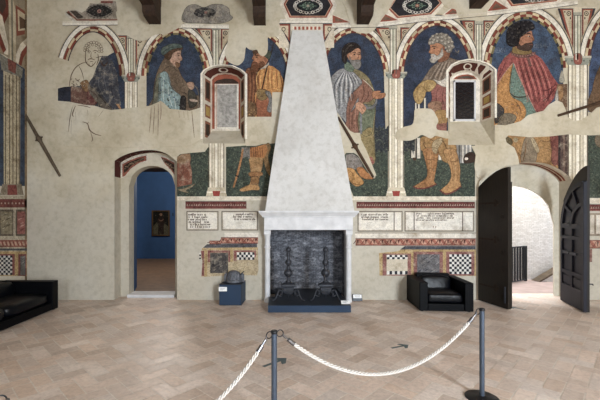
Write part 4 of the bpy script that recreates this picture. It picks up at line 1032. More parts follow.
# ------------------------------------------------------------------ painted dado
def writing(p, x0, x1, y0, rows, pitch, col=(104, 92, 82), seed=0, jag=0., gaps=()):
    rr = random.Random(seed)
    for r in range(rows):
        x = x0+rr.uniform(0, jag*.3); xe = x1-rr.uniform(0, jag); y = y0+r*pitch
        while x < xe:
            if rr.random() < .18 or any(a < x < b for a, b in gaps if r == 0): x += 1.0; continue
            k = rr.random(); h = pitch*.62
            p.stroke([(x, y), (x+rr.uniform(-.2, .3), y+h)], .72, col, 1, False)
            if k < .5: p.stroke([(x, y+h*(k*2)), (x+.8, y+h*rr.random())], .6, col, 1, False)
            if k > .86: p.stroke([(x+.3, y-h*.6), (x, y+h)], .6, col, 1, False)
            x += rr.uniform(.95, 1.5)
def inscription(label, x0, x1, y0, y1, frame, txt, inner=None):
    b = wallmap((x0+x1)/2, y1, 0); b.y = DW
    t = thing('inscription_panel', label, 'inscription panel', b, 'white inscription panels below the figures')
    p = Paint().at(4); p.rect(x0, y0, x1, y1, frame); p.at(5).rect(x0+.9, y0+.9, x1-.9, y1-.9, (196, 188, 172)); p.build('painted_frame', 'clean', t)
    p = Paint().at(6); p.rect(x0+1.6, y0+1.6, x1-1.6, y1-1.6, (226, 222, 214))
    if inner:
        for xl in inner: p.at(7).rect(xl-.5, y0+1, xl+.5, y1-1, (108, 98, 90))
    p.build('white_field', 'clean', t)
    p = Paint().at(8); txt(p); p.build('lettering', 'clean', t)
FRM = (112, 102, 94)
inscription('white inscription panel with six rows of dark writing, beside the arched left doorway', 186.5, 218.5, 211, 230.5, FRM, lambda p: writing(p, 188.5, 211, 214, 6, 2.45, seed=1, jag=6))
inscription('white inscription panel with writing to its upper right, left of the fireplace mantel', 221.5, 258, 211, 230.5, FRM, lambda p: writing(p, 233, 256, 213.6, 3, 2.5, seed=2, jag=4))
inscription('white inscription panel with a blank strip on its right, right of the fireplace mantel', 357.5, 402.5, 211, 231.5, FRM, lambda p: writing(p, 361.5, 389, 214, 3, 2.4, seed=3, jag=3), (394,))
def lt(p): writing(p, 416, 455, 213.2, 4, 2.1, seed=4, jag=9, gaps=((421, 427),)); writing(p, 433, 437, 226.5, 1, 2, (140, 106, 90), 5)
inscription('white inscription panel with four slanting rows, beside the dark left door leaf', 404.5, 474, 211, 231.5, FRM, lt, (414, 462.5))
def frieze(label, x0, x1, yline, y0, y1, shaped=None):
    b = wallmap((x0+x1)/2, y1, 0); b.y = DW
    t = thing('painted_frieze', label, 'painted frieze', b, 'dark red painted friezes under the figures')
    p = Paint().at(4); p.rect(x0, y0, x1, y1, (120, 60, 54)); p.at(5).rect(x0, y0, x1, y0+.7, (84, 44, 42)).rect(x0, y1-.8, x1, y1, (146, 84, 74))
    x = x0+1
    while x < x1-1.5:
        p.at(6).poly([(x, (y0+y1)/2+.9), (x+.9, (y0+y1)/2-1.1), (x+1.8, (y0+y1)/2+.9)], (182, 160, 146), False); p.ell(x+1.3, (y0+y1)/2-.6, .35, .35, (182, 150, 138), 6); x += 2.3
    p.build('red_band', 'fresco', t)
    p = Paint().at(3); p.rect(yline[0], yline[2], yline[1], yline[3], (222, 214, 198)); p.build('white_ledge', 'clean', t)
frieze('dark red painted frieze between the left doorway and the fireplace', 185.5, 246.5, (176.5, 267, 196.4, 200.3), 201.3, 208.8)
frieze('long dark red painted frieze right of the fireplace', 356.5, 474.8, (352, 478, 196.4, 200.2), 201.8, 208.3)
frieze('short dark red painted frieze piece past the right door leaf', 587, 640, (587, 640, 198, 203), 204.3, 211)
def braid(p, x0, x1, y0, y1, slope=None):
    p.at(5).rect(x0, y0, x1, y1, (176, 104, 84)); x = x0-3
    while x < x1:
        a, b = max(x, x0), min(x+5.5, x1); c, d = max(x+4, x0), min(x+9, x1)
        if b > a: p.at(6).poly([(a, y0+1), (b, y0+1), (min(x+8.5, x1), y1-1.2), (max(min(x+4.5, x1), x0), y1-1.2)], (206, 156, 132), False)
        if x+6 < x1 and x+4 > x0: p.at(7).poly([(x+4, y0+1.2), (x+6.5, y0+1.4), (x+5, y1-1.5)], (110, 58, 50), False); p.stroke([(x+1, y1-1.6), (x+3.6, y0+1.4)], .7, (120, 66, 56), 1, False)
        x += 8.2
    p.at(8).rect(x0, y0, x1, y0+.7, (126, 66, 56)).rect(x0, y1-.7, x1, y1, (126, 66, 56))
def checks(p, x0, x1, y0, y1, n, mrows=None):
    w = (x1-x0)/n; rows = max(1, round((y1-y0)/w)); h = (y1-y0)/rows
    p.rect(x0, y0, x1, y1, (226, 224, 220)); p.L += 1
    for r in range(rows):
        for c in range(n):
            if (r+c) % 2: p.rect(x0+c*w, y0+r*h, x0+c*w+w, y0+r*h+h, (52, 54, 62))
    p.L -= 1
def marble(p, x0, x1, y0, y1, base, veins, seed):
    rr = random.Random(seed); p.rect(x0, y0, x1, y1, base); L0 = p.L; p.L += 1
    for k in range(int((x1-x0)*1.1)):
        xa, ya = rr.uniform(x0, x1-3), rr.uniform(y0+1.5, y1-.5); l = rr.uniform(2, 6)
        q = [(xa, ya), (min(xa+l*.5, x1), max(ya-l*.3, y0)), (min(xa+l, x1), max(ya-l*.55, y0))]
        p.stroke(q, rr.uniform(.5, 1.2), veins[k % len(veins)])
    p.L = L0
def dado(label, loc): return thing('painted_dado', label, 'painted dado', wallmap(loc[0], loc[1], 0)+Vector((0, .001, 0)), 'painted mock marble dado')
# right dado
t = dado('long painted dado with checkered and grey marble panels behind the armchair', (430, 277))
p = Paint().at(4); p.rect(355, 232.6, 476, 238, (224, 218, 208)); p.at(5).rect(355, 232.6, 476, 233.4, (150, 138, 126)); p.build('white_ledge', 'clean', t)
p = Paint(); p.L = 5; braid(p, 355.5, 475.5, 238.4, 245.6); p.build('braided_band', 'fresco', t)
p = Paint().at(4); p.poly([(405, 246), (475.5, 246), (475.5, 249.5), (400, 249.5)], (92, 94, 104), False); p.build('grey_band', 'fresco', t)
p = Paint().at(3); p.poly([(379, 253), (396, 251.5), (403, 249.2), (476, 249.2), (476, 276), (379.5, 275.5)], OCH, False)
for x0, x1 in ((382.5, 411), (413.5, 442.8), (446, 474.3)): p.at(4).rect(x0, 251.6 if x0 > 400 else 253.5, x1, 275.6, (156, 100, 94))
p.build('ochre_frame', 'faded', t)
p = Paint().at(5); p.rect(386.5, 254.8, 407.5, 274.6, (204, 194, 176)); p.at(6); checks(p, 386.8, 407.5, 255, 259.2, 8); checks(p, 386.8, 407.5, 271, 274.4, 8); p.build('checkered_panel', 'clean', t)
p = Paint().at(5); marble(p, 417, 439.5, 254.3, 275, (128, 126, 130), ((98, 98, 106), (164, 160, 160), (84, 84, 94)), 3); p.build('marble_panel', 'fresco', t)
p = Paint().at(5); checks(p, 449.3, 471.2, 254.3, 274, 9); p.build('checkered_panel', 'clean', t)
# left dado
t = dado('broken painted dado with a dark marble panel above the navy plinth', (230, 277))
p = Paint().at(4); p.rect(224.5, 232.6, 258.5, 237.2, (224, 218, 208)); p.build('white_ledge', 'clean', t)
p = Paint(); p.L = 5; braid(p, 221, 258, 237.3, 243.6); braid(p, 209.5, 221, 240.6, 244.2); p.build('braided_band', 'fresco', t)
p = Paint().at(4); p.poly([(207, 244.2), (257, 243.4), (257, 247.4), (203, 247.8)], (98, 98, 106), False); p.build('grey_band', 'fresco', t)
p = Paint().at(3); p.poly([(202, 248), (258, 247.3), (258.5, 270), (257, 275.5), (240, 275), (226, 275.6), (201.5, 277), (203, 262), (201, 257)], (206, 186, 148), False)
p.at(4).poly([(202, 248), (257.8, 247.4), (257.8, 249.6), (202, 250)], OCH, False).rect(204.5, 249.5, 207.2, 276.5, OCH).rect(230.5, 249.5, 233, 262, OCH).poly([(201, 251), (204.2, 250.5), (204.2, 276), (201.5, 276), (202.5, 262)], (146, 82, 78), False)
p.at(4).rect(207.8, 250.4, 230, 252.6, (150, 84, 80)).rect(207.8, 250.4, 210, 262, (150, 84, 80)).rect(228.4, 250.4, 230.2, 262, (150, 84, 80)).rect(233.6, 250.4, 256, 252, (150, 84, 80)).rect(233.6, 250.4, 236.6, 261, (150, 84, 80)).rect(254.4, 250.4, 256, 257, (160, 96, 88))
p.build('ochre_frame', 'faded', t)
p = Paint().at(6); marble(p, 210.2, 228.2, 252.8, 273, (92, 88, 88), ((64, 62, 66), (130, 124, 118), (72, 68, 70)), 8); p.build('marble_panel', 'faded', t)
p = Paint().at(6); checks(p, 237, 254.5, 252.3, 259.8, 8); p.build('checkered_panel', 'clean', t)
p = Paint().at(4); checks(p, 199.3, 201, 253, 259, 1); p.build('checkered_panel', 'clean', t)
# right of the door
t = dado('narrow strip of painted dado past the right door leaf', (604, 262))
p = Paint().at(4); p.rect(587, 213, 640, 236, (150, 138, 124)); p.at(5).rect(590, 215, 594, 234, (206, 198, 186)).rect(596, 215, 640, 234, (222, 216, 206)); p.build('white_ledge', 'clean', t)
p = Paint(); p.L = 5; braid(p, 587, 640, 240, 248.5); p.at(4).rect(587, 249, 592, 262, (140, 92, 84)); p.build('braided_band', 'faded', t)

# ------------------------------------------------------------------ fresco strip on the left wall
t = thing('fresco', 'fresco strip with pilaster and arches on the side wall behind the sofa', 'fresco', (XL, 7.2, 1))
LP_ = lambda: Paint(leftmap)
p = LP_().at(1); p.rect(-60, 60, 26.5, 186, (58, 78, 106)); p.build('blue_ground', 'blue', t)
p = LP_().at(2); p.poly([(-60, -60), (26.5, -20), (26.5, 70), (14, 62), (4, 55), (-60, 30)], (150, 138, 118), False)
p.at(3).poly([(-12, -30), (2, -30), (11, 10), (4, 24), (-12, 0)], (112, 62, 52), False).poly([(-10, -30), (0, -30), (6, 6), (2, 14), (-10, -6)], (74, 62, 56), False)
p.poly([(15.5, 5), (26, 12), (26, 34), (16.5, 36)], (130, 76, 62), False); p.at(4).poly([(17.3, 9), (25.6, 15), (25.6, 30), (18, 31)], (196, 182, 156), False); p.at(5).poly([(19, 16), (25, 20), (25, 28), (19.5, 29)], (96, 74, 58), False)
p.at(6).poly([(-20, -6), (2, 16), (8, 45), (8, 55), (4, 54), (-2, 30), (-20, 10)], (218, 210, 194), False).poly([(-20, 6), (-2, 28), (6, 50), (3, 53), (-4, 36), (-20, 20)], (120, 62, 50), False)
p.poly([(26.5, 38), (20, 44), (16, 54), (15.6, 62), (18, 64), (20, 54), (26.5, 46)], (218, 210, 194), False).poly([(26.5, 45), (21, 52), (18.5, 64), (21, 66), (23, 58), (26.5, 52)], (122, 64, 52), False)
p.at(7).poly([(7.6, -20), (15.2, 10), (15.6, 64), (9.6, 62)], (198, 188, 164), False); p.at(8).poly([(10.6, -10), (12.4, 0), (13, 62), (11.2, 62)], (126, 122, 110), False)
p.build('painted_arch', 'clean', t)
p = LP_().at(7); p.poly([(3, 70), (20, 76), (19.6, 190), (3.4, 190)], (206, 194, 164), False)
for x in (4.6, 8.6, 12, 15.6, 18.4): p.at(8).rect(x, 75, x+1.1, 186, (128, 114, 92))
p.at(9).poly([(-1, 53), (22.6, 69), (21.5, 78), (1, 70)], (140, 138, 128), False); p.at(10).poly([(7, 58), (16, 63), (15, 74), (8, 70)], (136, 76, 66), False)
p.at(9).poly([(2, 184), (21, 184), (23.4, 195), (-.5, 195)], (160, 148, 128), False); p.at(10).poly([(7, 185), (16, 185), (17, 195), (7, 195)], (142, 70, 62), False)
p.build('painted_pilaster', 'fresco', t)
p = LP_().at(3); p.rect(-60, 195.5, 26.5, 276, (198, 188, 166))
p.at(4).rect(-60, 199, 26.5, 207.5, (122, 64, 56)).rect(-60, 240, 26.5, 247, (150, 84, 68)).rect(-60, 248.5, 26.5, 250.5, (92, 94, 100)).rect(-60, 251.5, 26.5, 276, OCH)
for x0, x1, c in ((-24, -16, 0), (-13, -2, 1), (-1, 13, 0), (15.5, 26, 1)):
    p.at(5).rect(x0, 209.5, x1, 236, (112, 100, 86)); p.at(6); marble(p, x0+1.4, x1-1, 211.5, 234, (150, 140, 116) if not c else (158, 96, 88), ((104, 94, 74), (196, 186, 164)) if not c else ((120, 66, 62), (206, 160, 148)), int(x0)+50)
for k in range(14): p.at(5).poly([(-24+k*3.8, 241.5), (-22+k*3.8, 241.5), (-20.6+k*3.8, 245.6), (-22.8+k*3.8, 245.6)], (210, 168, 146), False); p.at(5).ell(-24+k*3.6, 203.3, .8, 1, (186, 158, 146), 8)
p.at(5).rect(-3, 254, 14.5, 275, (146, 82, 78)).rect(18, 254, 26, 276, (146, 82, 78)); p.at(6); checks(p, -1.5, 12, 255.5, 275, 6); marble(p, 20, 25, 256, 275, (128, 126, 124), ((98, 98, 104), (164, 160, 156)), 90)
p.build('painted_dado', 'fresco', t)
p = LP_().at(4); p.rect(24.6, -60, 26.8, 280, (150, 128, 96)); p.build('edge_strip', 'fresco', t)

# ------------------------------------------------------------------ painted door and niche surrounds
def lerp(a, b, k): return a+(b-a)*k
t = thing('painted_arch_surround', 'painted scroll border inside the arched left doorway', 'painted arch', P(146, 165, D_LB))
front = [WP(q) for q in DL_front]; back = pushed(DL_front, D_LB)
idx = [i for i, q in enumerate(DL_front) if q[1] < 178 or q[1] < 162]
i0, i1 = 1, len(DL_front)-2
def inset(v, d):     # nudge from the soffit into the opening
    c = P(146, 190, DW); w = Vector((c.x-v.x, 0, c.z-v.z)).normalized(); return v+w*d
m = MB(); rr = random.Random(3)
seq = [Vector((front[1].x, DW, front[1].z-.30))]+front[2:-1]
bq = [Vector((v.x, D_LB, v.z)) for v in seq]
for (k0, k1, c, d) in ((.03, .97, (84, 44, 40), .003), (.0, .06, (66, 50, 46), .005), (.93, 1., (226, 220, 208), .005)):
    m.grid([[inset(a.lerp(b, k0), d) for a, b in zip(seq, bq)], [inset(a.lerp(b, k1), d) for a, b in zip(seq, bq)]], c, False)
n = len(seq)
for k in range(52):
    f = rr.uniform(.3, n-1.4); i = int(f); u = f-i; kk = rr.uniform(.2, .8); dv = .05; du = rr.uniform(.15, .35)
    q = [inset(seq[i].lerp(seq[i+1], min(1, u+e)).lerp(bq[i].lerp(bq[i+1], min(1, u+e)), kk+g), .006) for e, g in ((0, 0), (du, .04), (du*.8, .16), (-.02, .1))]
    m.face(q, (196, 176, 160) if k % 2 else (134, 104, 90))
m.build('soffit_scrolls', 'clean', t)
pm = planemap(D_LB)
p = Paint(pm).at(2)
p.poly([(120.6, 178), (120.6, 163), (127, 159.3), (137, 155.6), (147.5, 153.6), (147.5, 161), (140, 163), (131, 169), (125, 177)], (224, 217, 204), False)
p.at(3).poly([(122.4, 177), (122.4, 164.3), (129, 160.6), (138, 157.2), (146.5, 155.4), (146.5, 160.6), (139, 163), (131, 168.5), (125, 176)], (158, 86, 62), False)
p.at(4).poly([(124, 173), (124, 165.5), (130, 162), (138, 158.8), (144, 157.5), (144, 160), (138, 162), (131, 166), (126.5, 171.5)], (62, 46, 38), False)
p.at(2).poly([(159.5, 154.8), (166, 156.5), (174.8, 161.2), (174.8, 176), (172, 172), (166.5, 166.5), (162, 160)], (224, 217, 204), False)
p.at(3).poly([(160.5, 156.6), (166, 158.2), (174.5, 163), (174.5, 175), (171, 170), (165, 164)], (158, 86, 62), False); p.at(4).poly([(161.5, 158), (166, 159.6), (174.3, 164.4), (174.3, 172.6), (170.5, 168), (165.5, 163)], (62, 46, 38), False)
for k in range(24):
    u = k/23; x = lerp(125, 143, u); y = lerp(168, 159, u**.8)+rr.uniform(-1, 1); p.at(5).ell(x, y, .8, .6, (156, 130, 100) if k % 2 else (122, 96, 74), 7)
for k in range(16):
    u = k/15; p.at(5).ell(lerp(163, 173.5, u), lerp(159.5, 168, u)+rr.uniform(-1.2, 1.2), .8, .6, (156, 130, 100) if k % 2 else (122, 96, 74), 7)
p.build('scroll_panel', 'fresco', t)
# right door soffit stripe
t = thing('painted_arch_surround', 'faded striped border in the vault above the open right doorway', 'painted arch', P(530, 170, DW))
front = [WP(q) for q in DR_front]; m = MB()
def inset2(v, d):
    c = P(525, 200, DW); w = Vector((c.x-v.x, 0, c.z-v.z)).normalized(); return v+w*d
seq = [v for v, q in zip(front, DR_front) if q[1] < 180.5 and q[0] > 519]; bq = [Vector((v.x, D_RB, v.z)) for v in seq]
for (k0, k1, c, d) in ((.0, .22, (228, 222, 210), .003), (.22, .42, (206, 196, 178), .003), (.42, .58, (140, 78, 64), .003), (.58, .66, (206, 190, 168), .003), (.66, .86, (120, 66, 56), .003)):
    m.grid([[inset2(a.lerp(b, k0), d) for a, b in zip(seq, bq)], [inset2(a.lerp(b, k1), d) for a, b in zip(seq, bq)]], c, False)
m.build('soffit_stripes', 'clean', t)
m = MB(); fz = pushed(DR_front, D_RB-.003); op = [P(x, y, D_RB-.003) for x, y in IR]
a_, b_ = Vector((op[0].x, op[0].y, 0)), Vector((op[-1].x, op[-1].y, 0))
tess(m, [fz+[b_]+op[::-1]+[a_]]); o = m.build('trim_doorway', 'ochre_wall', origin=False); tag(o, kind='structure')

def niche(label, front, back, border, panel_fn):
    b = P((front[0][0]+front[-1][0])/2, front[0][1], DW)
    t = thing('painted_niche_surround', label, 'painted niche', b, 'painted borders of the two window niches')
    c = (sum(x for x, y in front)/len(front), sum(y for x, y in front)/len(front))
    p = Paint().at(24)
    fr = front[1:-1]
    sc = lambda q, k: (q[0]+(1 if q[0] > c[0]+1 else -1 if q[0] < c[0]-1 else 0)*k*min(1, abs(q[0]-c[0])/12), q[1]-k*max(0, min(1, (c[1]-q[1]-16)/12)))
    seqp = [(front[0][0], front[0][1]-20)]+fr+[(front[-1][0], front[-1][1]-20)]
    seqp = [(front[0][0], border)]+fr+[(front[-1][0], border)]
    for a, b2 in zip(seqp, seqp[1:]): p.poly([a, b2, sc(b2, 2.3), sc(a, 2.3)], (232, 227, 216), False)
    p.build('white_border', 'clean', t)
    F3 = [WP(q) for q in front]; B3 = [P(x, y, D_N) for x, y in back]
    cen = P(c[0], c[1], DW)
    m = MB(); rr = random.Random(4)
    def pt(i, k, d=.004):
        v = F3[i].lerp(B3[i], k); w = Vector((cen.x-v.x, 0, cen.z-v.z)).normalized(); return v+w*d
    n = len(F3)
    def low(i, k, d, z):      # on the jamb at height z
        v = pt(i, k, d); return Vector((v.x, v.y, z))
    # arch part of the splay
    for i in range(1, n-2):
        m.face([pt(i, 0), pt(i+1, 0), pt(i+1, 1), pt(i, 1)], (226, 220, 208)); m.face([pt(i, .12, .006), pt(i+1, .12, .006), pt(i+1, .8, .006), pt(i, .8, .006)], (92, 52, 44))
    im = n//2
    for s in range(12):
        a, b2 = 2*math.pi*s/12, 2*math.pi*(s+1)/12
        def rp(an, r): 
            u = .55*math.cos(an)*r; k = .46+.26*math.sin(an)*r
            i = im if u >= 0 else im-1; f = u if u >= 0 else 1+u
            v = pt(i, k, .009).lerp(pt(i+1, k, .009), f); return v
        m.face([rp(a, .72), rp(b2, .72), rp(b2, 1.1), rp(a, 1.1)], (230, 224, 212))
    # jambs
    for i0_, inner in ((0, 1), (n-1, n-2)):
        zt = lambda k: pt(inner, k).z
        zb = P(0, border, DW).z
        for (k0, k1, z0, z1, col, d) in ((0, 1, 0, 1, (222, 214, 200), .004), (.2, .8, .04, .3, (140, 92, 72), .006), (.3, .7, .08, .26, (66, 54, 46), .008), (.2, .8, .36, .56, (140, 92, 72), .006), (.3, .7, .39, .53, (176, 148, 84), .008), (.2, .8, .62, .96, (140, 92, 72), .006), (.3, .7, .66, .92, (66, 54, 46), .008)):
            q = []
            for k, zz in ((k0, z0), (k1, z0), (k1, z1), (k0, z1)):
                v = pt(inner, k, d); q.append(Vector((v.x, v.y, lerp(zb, zt(k), zz))))
            m.face(q, col)
    m.build('splay_panels', 'clean', t)
    panel_fn(t)
    return t
def slab(t):
    pm = planemap(D_N)
    p = Paint(pm).at(2); p.poly([(212.2, 130.8), (212.2, 80), (214, 77.5), (218, 75.2), (225, 74.2), (231, 74.6), (237, 76.7), (240.3, 80), (240.3, 130.8)], (150, 84, 64), False)
    p.at(3).poly([(214, 83), (217, 80.4), (225, 78.6), (233, 79), (238.5, 82.5), (238.5, 83.6), (214, 83.6)], (66, 52, 46), False)
    p.at(4).rect(214.8, 84, 238.6, 129.6, (230, 225, 214)); p.at(5).rect(215.9, 84.2, 216.5, 128.6, (150, 84, 64)); p.rect(212.2, 129, 240.3, 130.8, (222, 214, 200))
    p.build('painted_frame', 'clean', t)
niche('painted border around the left window niche closed by a grey slab', NL_front, NL_back, 139, slab)
m = MB(); a, b = P(217.6, 85.3, D_N), P(236.8, 127.2, D_N); m.box(a.x, b.x, D_N-.03, D_N, b.z, a.z); o = m.build('stone_slab', 'stone_grey', None, .006); tag(o, 'grey stone slab closing the left window niche', 'stone slab')
def noframe(t):
    p = Paint(planemap(D_N)).at(2); p.poly([(450.2, 121.8), (450.2, 79), (455, 74.7), (461, 72.7), (467, 72.2), (472, 73.2), (477, 76.2), (479.8, 81), (479.8, 121.8)], (230, 225, 214), False)
    p.at(3).poly([(453, 79.4), (456, 76.8), (462, 74.8), (468, 74.3), (474, 76.2), (477, 79.4)], (150, 84, 64), False); p.at(4).poly([(456, 78.6), (458, 77.4), (463, 76.2), (468, 75.9), (473, 77.4), (474.5, 78.6)], (92, 84, 78), False)
    p.build('painted_frame', 'clean', t)
niche('painted border around the right window niche with the dark lattice window', NR_front, NR_back, 118, noframe)
# dark lattice window in the right niche
win = bpy.data.objects.new('window_1', None); COL.objects.link(win); a, b = P(453, 81, D_N), P(475, 121.2, D_N); win.location = ((a.x+b.x)/2, D_N, b.z); tag(win, kind='structure')
m = MB(); w_ = .035
for q in ((a.x, a.x+w_, b.z, a.z), (b.x-w_, b.x, b.z, a.z), (a.x, b.x, b.z, b.z+w_), (a.x, b.x, a.z-w_, a.z)): m.box(q[0], q[1], D_N-.04, D_N-.002, q[2], q[3])
m.build('frame', 'stone', win, .004)
m = MB(); m.box(a.x+w_, b.x-w_, D_N-.012, D_N-.004, b.z+w_, a.z-w_); m.build('pane', 'glass_dark', win)
m = MB(); x0, x1, z0, z1 = a.x+w_, b.x-w_, b.z+w_, a.z-w_
for k in range(-8, 12):
    for sg in (1, -1):
        pts = []
        for u in (x0, x1):
            z = z0+k*.09+(u-x0)*.55 if sg > 0 else z0+k*.09+(x1-u)*.55
            pts.append((u, z))
        (u0, q0), (u1, q1) = pts
        # clip in z
        def cl(u0, q0, u1, q1):
            lo, hi = 0., 1.
            dq = q1-q0
            for lim, s in ((z0, 1), (z1, -1)):
                f0, f1 = (q0-lim)*s, (q1-lim)*s
                if f0 < 0 and f1 < 0: return None
                if f0 < 0: lo = max(lo, f0/(f0-f1))
                elif f1 < 0: hi = min(hi, f0/(f0-f1))
            return None if hi <= lo else ((u0+(u1-u0)*lo, q0+dq*lo), (u0+(u1-u0)*hi, q0+dq*hi))
        c = cl(u0, q0, u1, q1)
        if c: m.tube([(c[0][0], D_N-.018, c[0][1]), (c[1][0], D_N-.018, c[1][1])], .0055, 6)
m.build('lattice', 'post_dark', win)
# ------------------------------------------------------------------ fireplace
def X(px, D): return (px-VX)*D/F
def Z(py, D): return EYE+(VY-py)*D/F
FX = X(310, 7.2)
t = thing('fireplace', 'tall white plaster fireplace with tapering hood and stone mantel', 'fireplace', (FX, 7.4, 0))
zb = 1.832
b4 = [(X(265, 6.98), 6.98), (X(354.5, 6.98), 6.98), (X(354.5, 6.98), DW), (X(265, 6.98), DW)]
DT = DW-.04
t4 = [(X(292, DT), DT), (X(322.4, DT), DT), (X(322.4, DT), DW), (X(292, DT), DW)]
zt = Z(30.3, DT)
m = MB(); K = 6
rows = []
for k in range(K+1):
    u = k/K; rows.append([Vector((x0+(x1-x0)*u, y0+(y1-y0)*u, zb+(zt-zb)*u)) for (x0, y0), (x1, y1) in zip(b4, t4)])
m.grid(rows, None, False, True); m.face(rows[-1]); m.face(rows[0][::-1])
m.build('hood', 'hood', t, .012)
# mantel: lintel and moulded cornice
m = MB(); xl, xr = X(264, 7.06), X(353, 7.06); m.box(xl, xr, 7.06, DW, Z(230, 7.06), Z(216, 7.06)); m.build('lintel', 'stone', t, .006)
m = MB()
prof = [(0, Z(217.4, 7.06)), (.03, Z(217.2, 7.06)), (.04, 1.735), (.06, 1.752), (.075, 1.775), (.09, 1.79), (.10, 1.80), (.10, 1.832), (0, 1.832)]
pr = [(xl-d, 7.06-d, z) for d, z in prof]; pr2 = [(xr+d, 7.06-d, z) for d, z in prof]; pl_ = [(xl-d, DW, z) for d, z in prof]; pr3 = [(xr+d, DW, z) for d, z in prof]
m.grid([pl_, pr, pr2, pr3], None, False); m.face(pl_[::-1]); m.face(pr3)
m.build('cornice', 'stone', t)
for s, (pa, pb) in enumerate(((264, 270.6), (345.8, 352.6))):
    D = 7.2; xa, xb = X(pa, D), X(pb, D); xc = (xa+xb)/2; r = (xb-xa)/2*.82
    m = MB(); zc = Z(234.5, D)
    m.box(xc-r, xc+r, D+r, DW, 0, zc)
    m.lathe([(r*1.25, 0), (r*1.25, .05), (r*1.1, .06), (r*1.18, .085), (r*1.0, .1), (r, 1.15), (r*1.0, 1.17), (r*.95, zc)], (xc, D+r, 0), 20)
    j = m.build('jamb', 'stone', t)
    m = MB(); m.box(xc-r*1.25, xc+r*1.25, D-.02, DW, Z(234.6, D), Z(230, D)); m.lathe([(r, -.08), (r*1.06, -.05), (r*1.25, 0)], (xc, D+r, Z(234.6, D)), 20); m.build('capital', 'stone', j, .006)
    m = MB(); m.lathe([(r, 0), (r*1.22, .008), (r*1.28, .02), (r*1.22, .034), (r, .042)], (xc, D+r, Z(248.5, D)), 20); m.build('ring_moulding', 'stone', j)
# firebox lining
xa, xb = X(269.5, DW), X(346.5, DW); DB = 7.98; zt_ = X(0, 1)*0+Z(226, DW)
m = MB(); th = .015
m.box(xa-.02, xb+.02, DB, DB+.05, 0, zt_+.3); m.face([(xa+.002, 7.36, 0), (xa+.002, DB, 0), (xa+.002, DB, zt_), (xa+.002, 7.36, zt_)]); m.face([(xb-.002, 7.36, 0), (xb-.002, 7.36, zt_), (xb-.002, DB, zt_), (xb-.002, DB, 0)])
m.face([(xa, DW, zt_), (xb, DW, zt_), (xb, DB, zt_+.3), (xa, DB, zt_+.3)])
m.build('firebox', 'soot', t)
# hearth platform
t = thing('hearth_platform', 'low navy display platform under the two andirons in the fireplace', 'platform', (FX, 6.9, 0))
D = 6.45; x0, x1 = X(268, D), X(351, D); zp = .126
m = MB(); m.box(x0, x1, D, D+.015, .004, zp); m.build('front_panel', 'navy', t)
m = MB(); m.box(x0, x0+.015, D+.016, 7.16, .004, zp-.004); m.box(x1-.015, x1, D+.016, 7.16, .004, zp-.004); m.build('side_panel', 'navy', t)
m = MB(); m.prism([(x0+.0, D+.016, zp-.012), (x1, D+.016, zp-.012), (x1, 7.16, zp-.012), (xb-.12, 7.17, zp-.012), (xb-.12, DB-.01, zp-.012), (xa+.12, DB-.01, zp-.012), (xa+.12, 7.17, zp-.012), (x0, 7.16, zp-.012)], (0, 0, .012)); m.build('top', 'navy_dark', t)
def card(label, c, w, h, rot=0, tilt=.35, kind='caption_card'):
    t = thing(kind, label, 'caption card', c, 'white caption cards')
    M = __import__('mathutils').Matrix
    Mx = M.Translation(Vector(c)) @ M.Rotation(rot, 4, 'Z') @ M.Rotation(-tilt, 4, 'X')
    m = MB(); m.box(-w/2, w/2, -.004, .004, 0, h, None, Mx); m.build('card', 'white', t)
    m = MB()
    for k in range(3): m.box(-w*.32, w*(.3-.12*k), -.0052, -.0044, h*(.7-.2*k), h*(.7-.2*k)+h*.06, None, Mx)
    m.build('printed_lines', 'print', t)
    return t, Mx
card('white caption card lying at the front right corner of the hearth platform', (X(345.8, 6.55), 6.56, zp+.002), .155, .075, 0, .9)

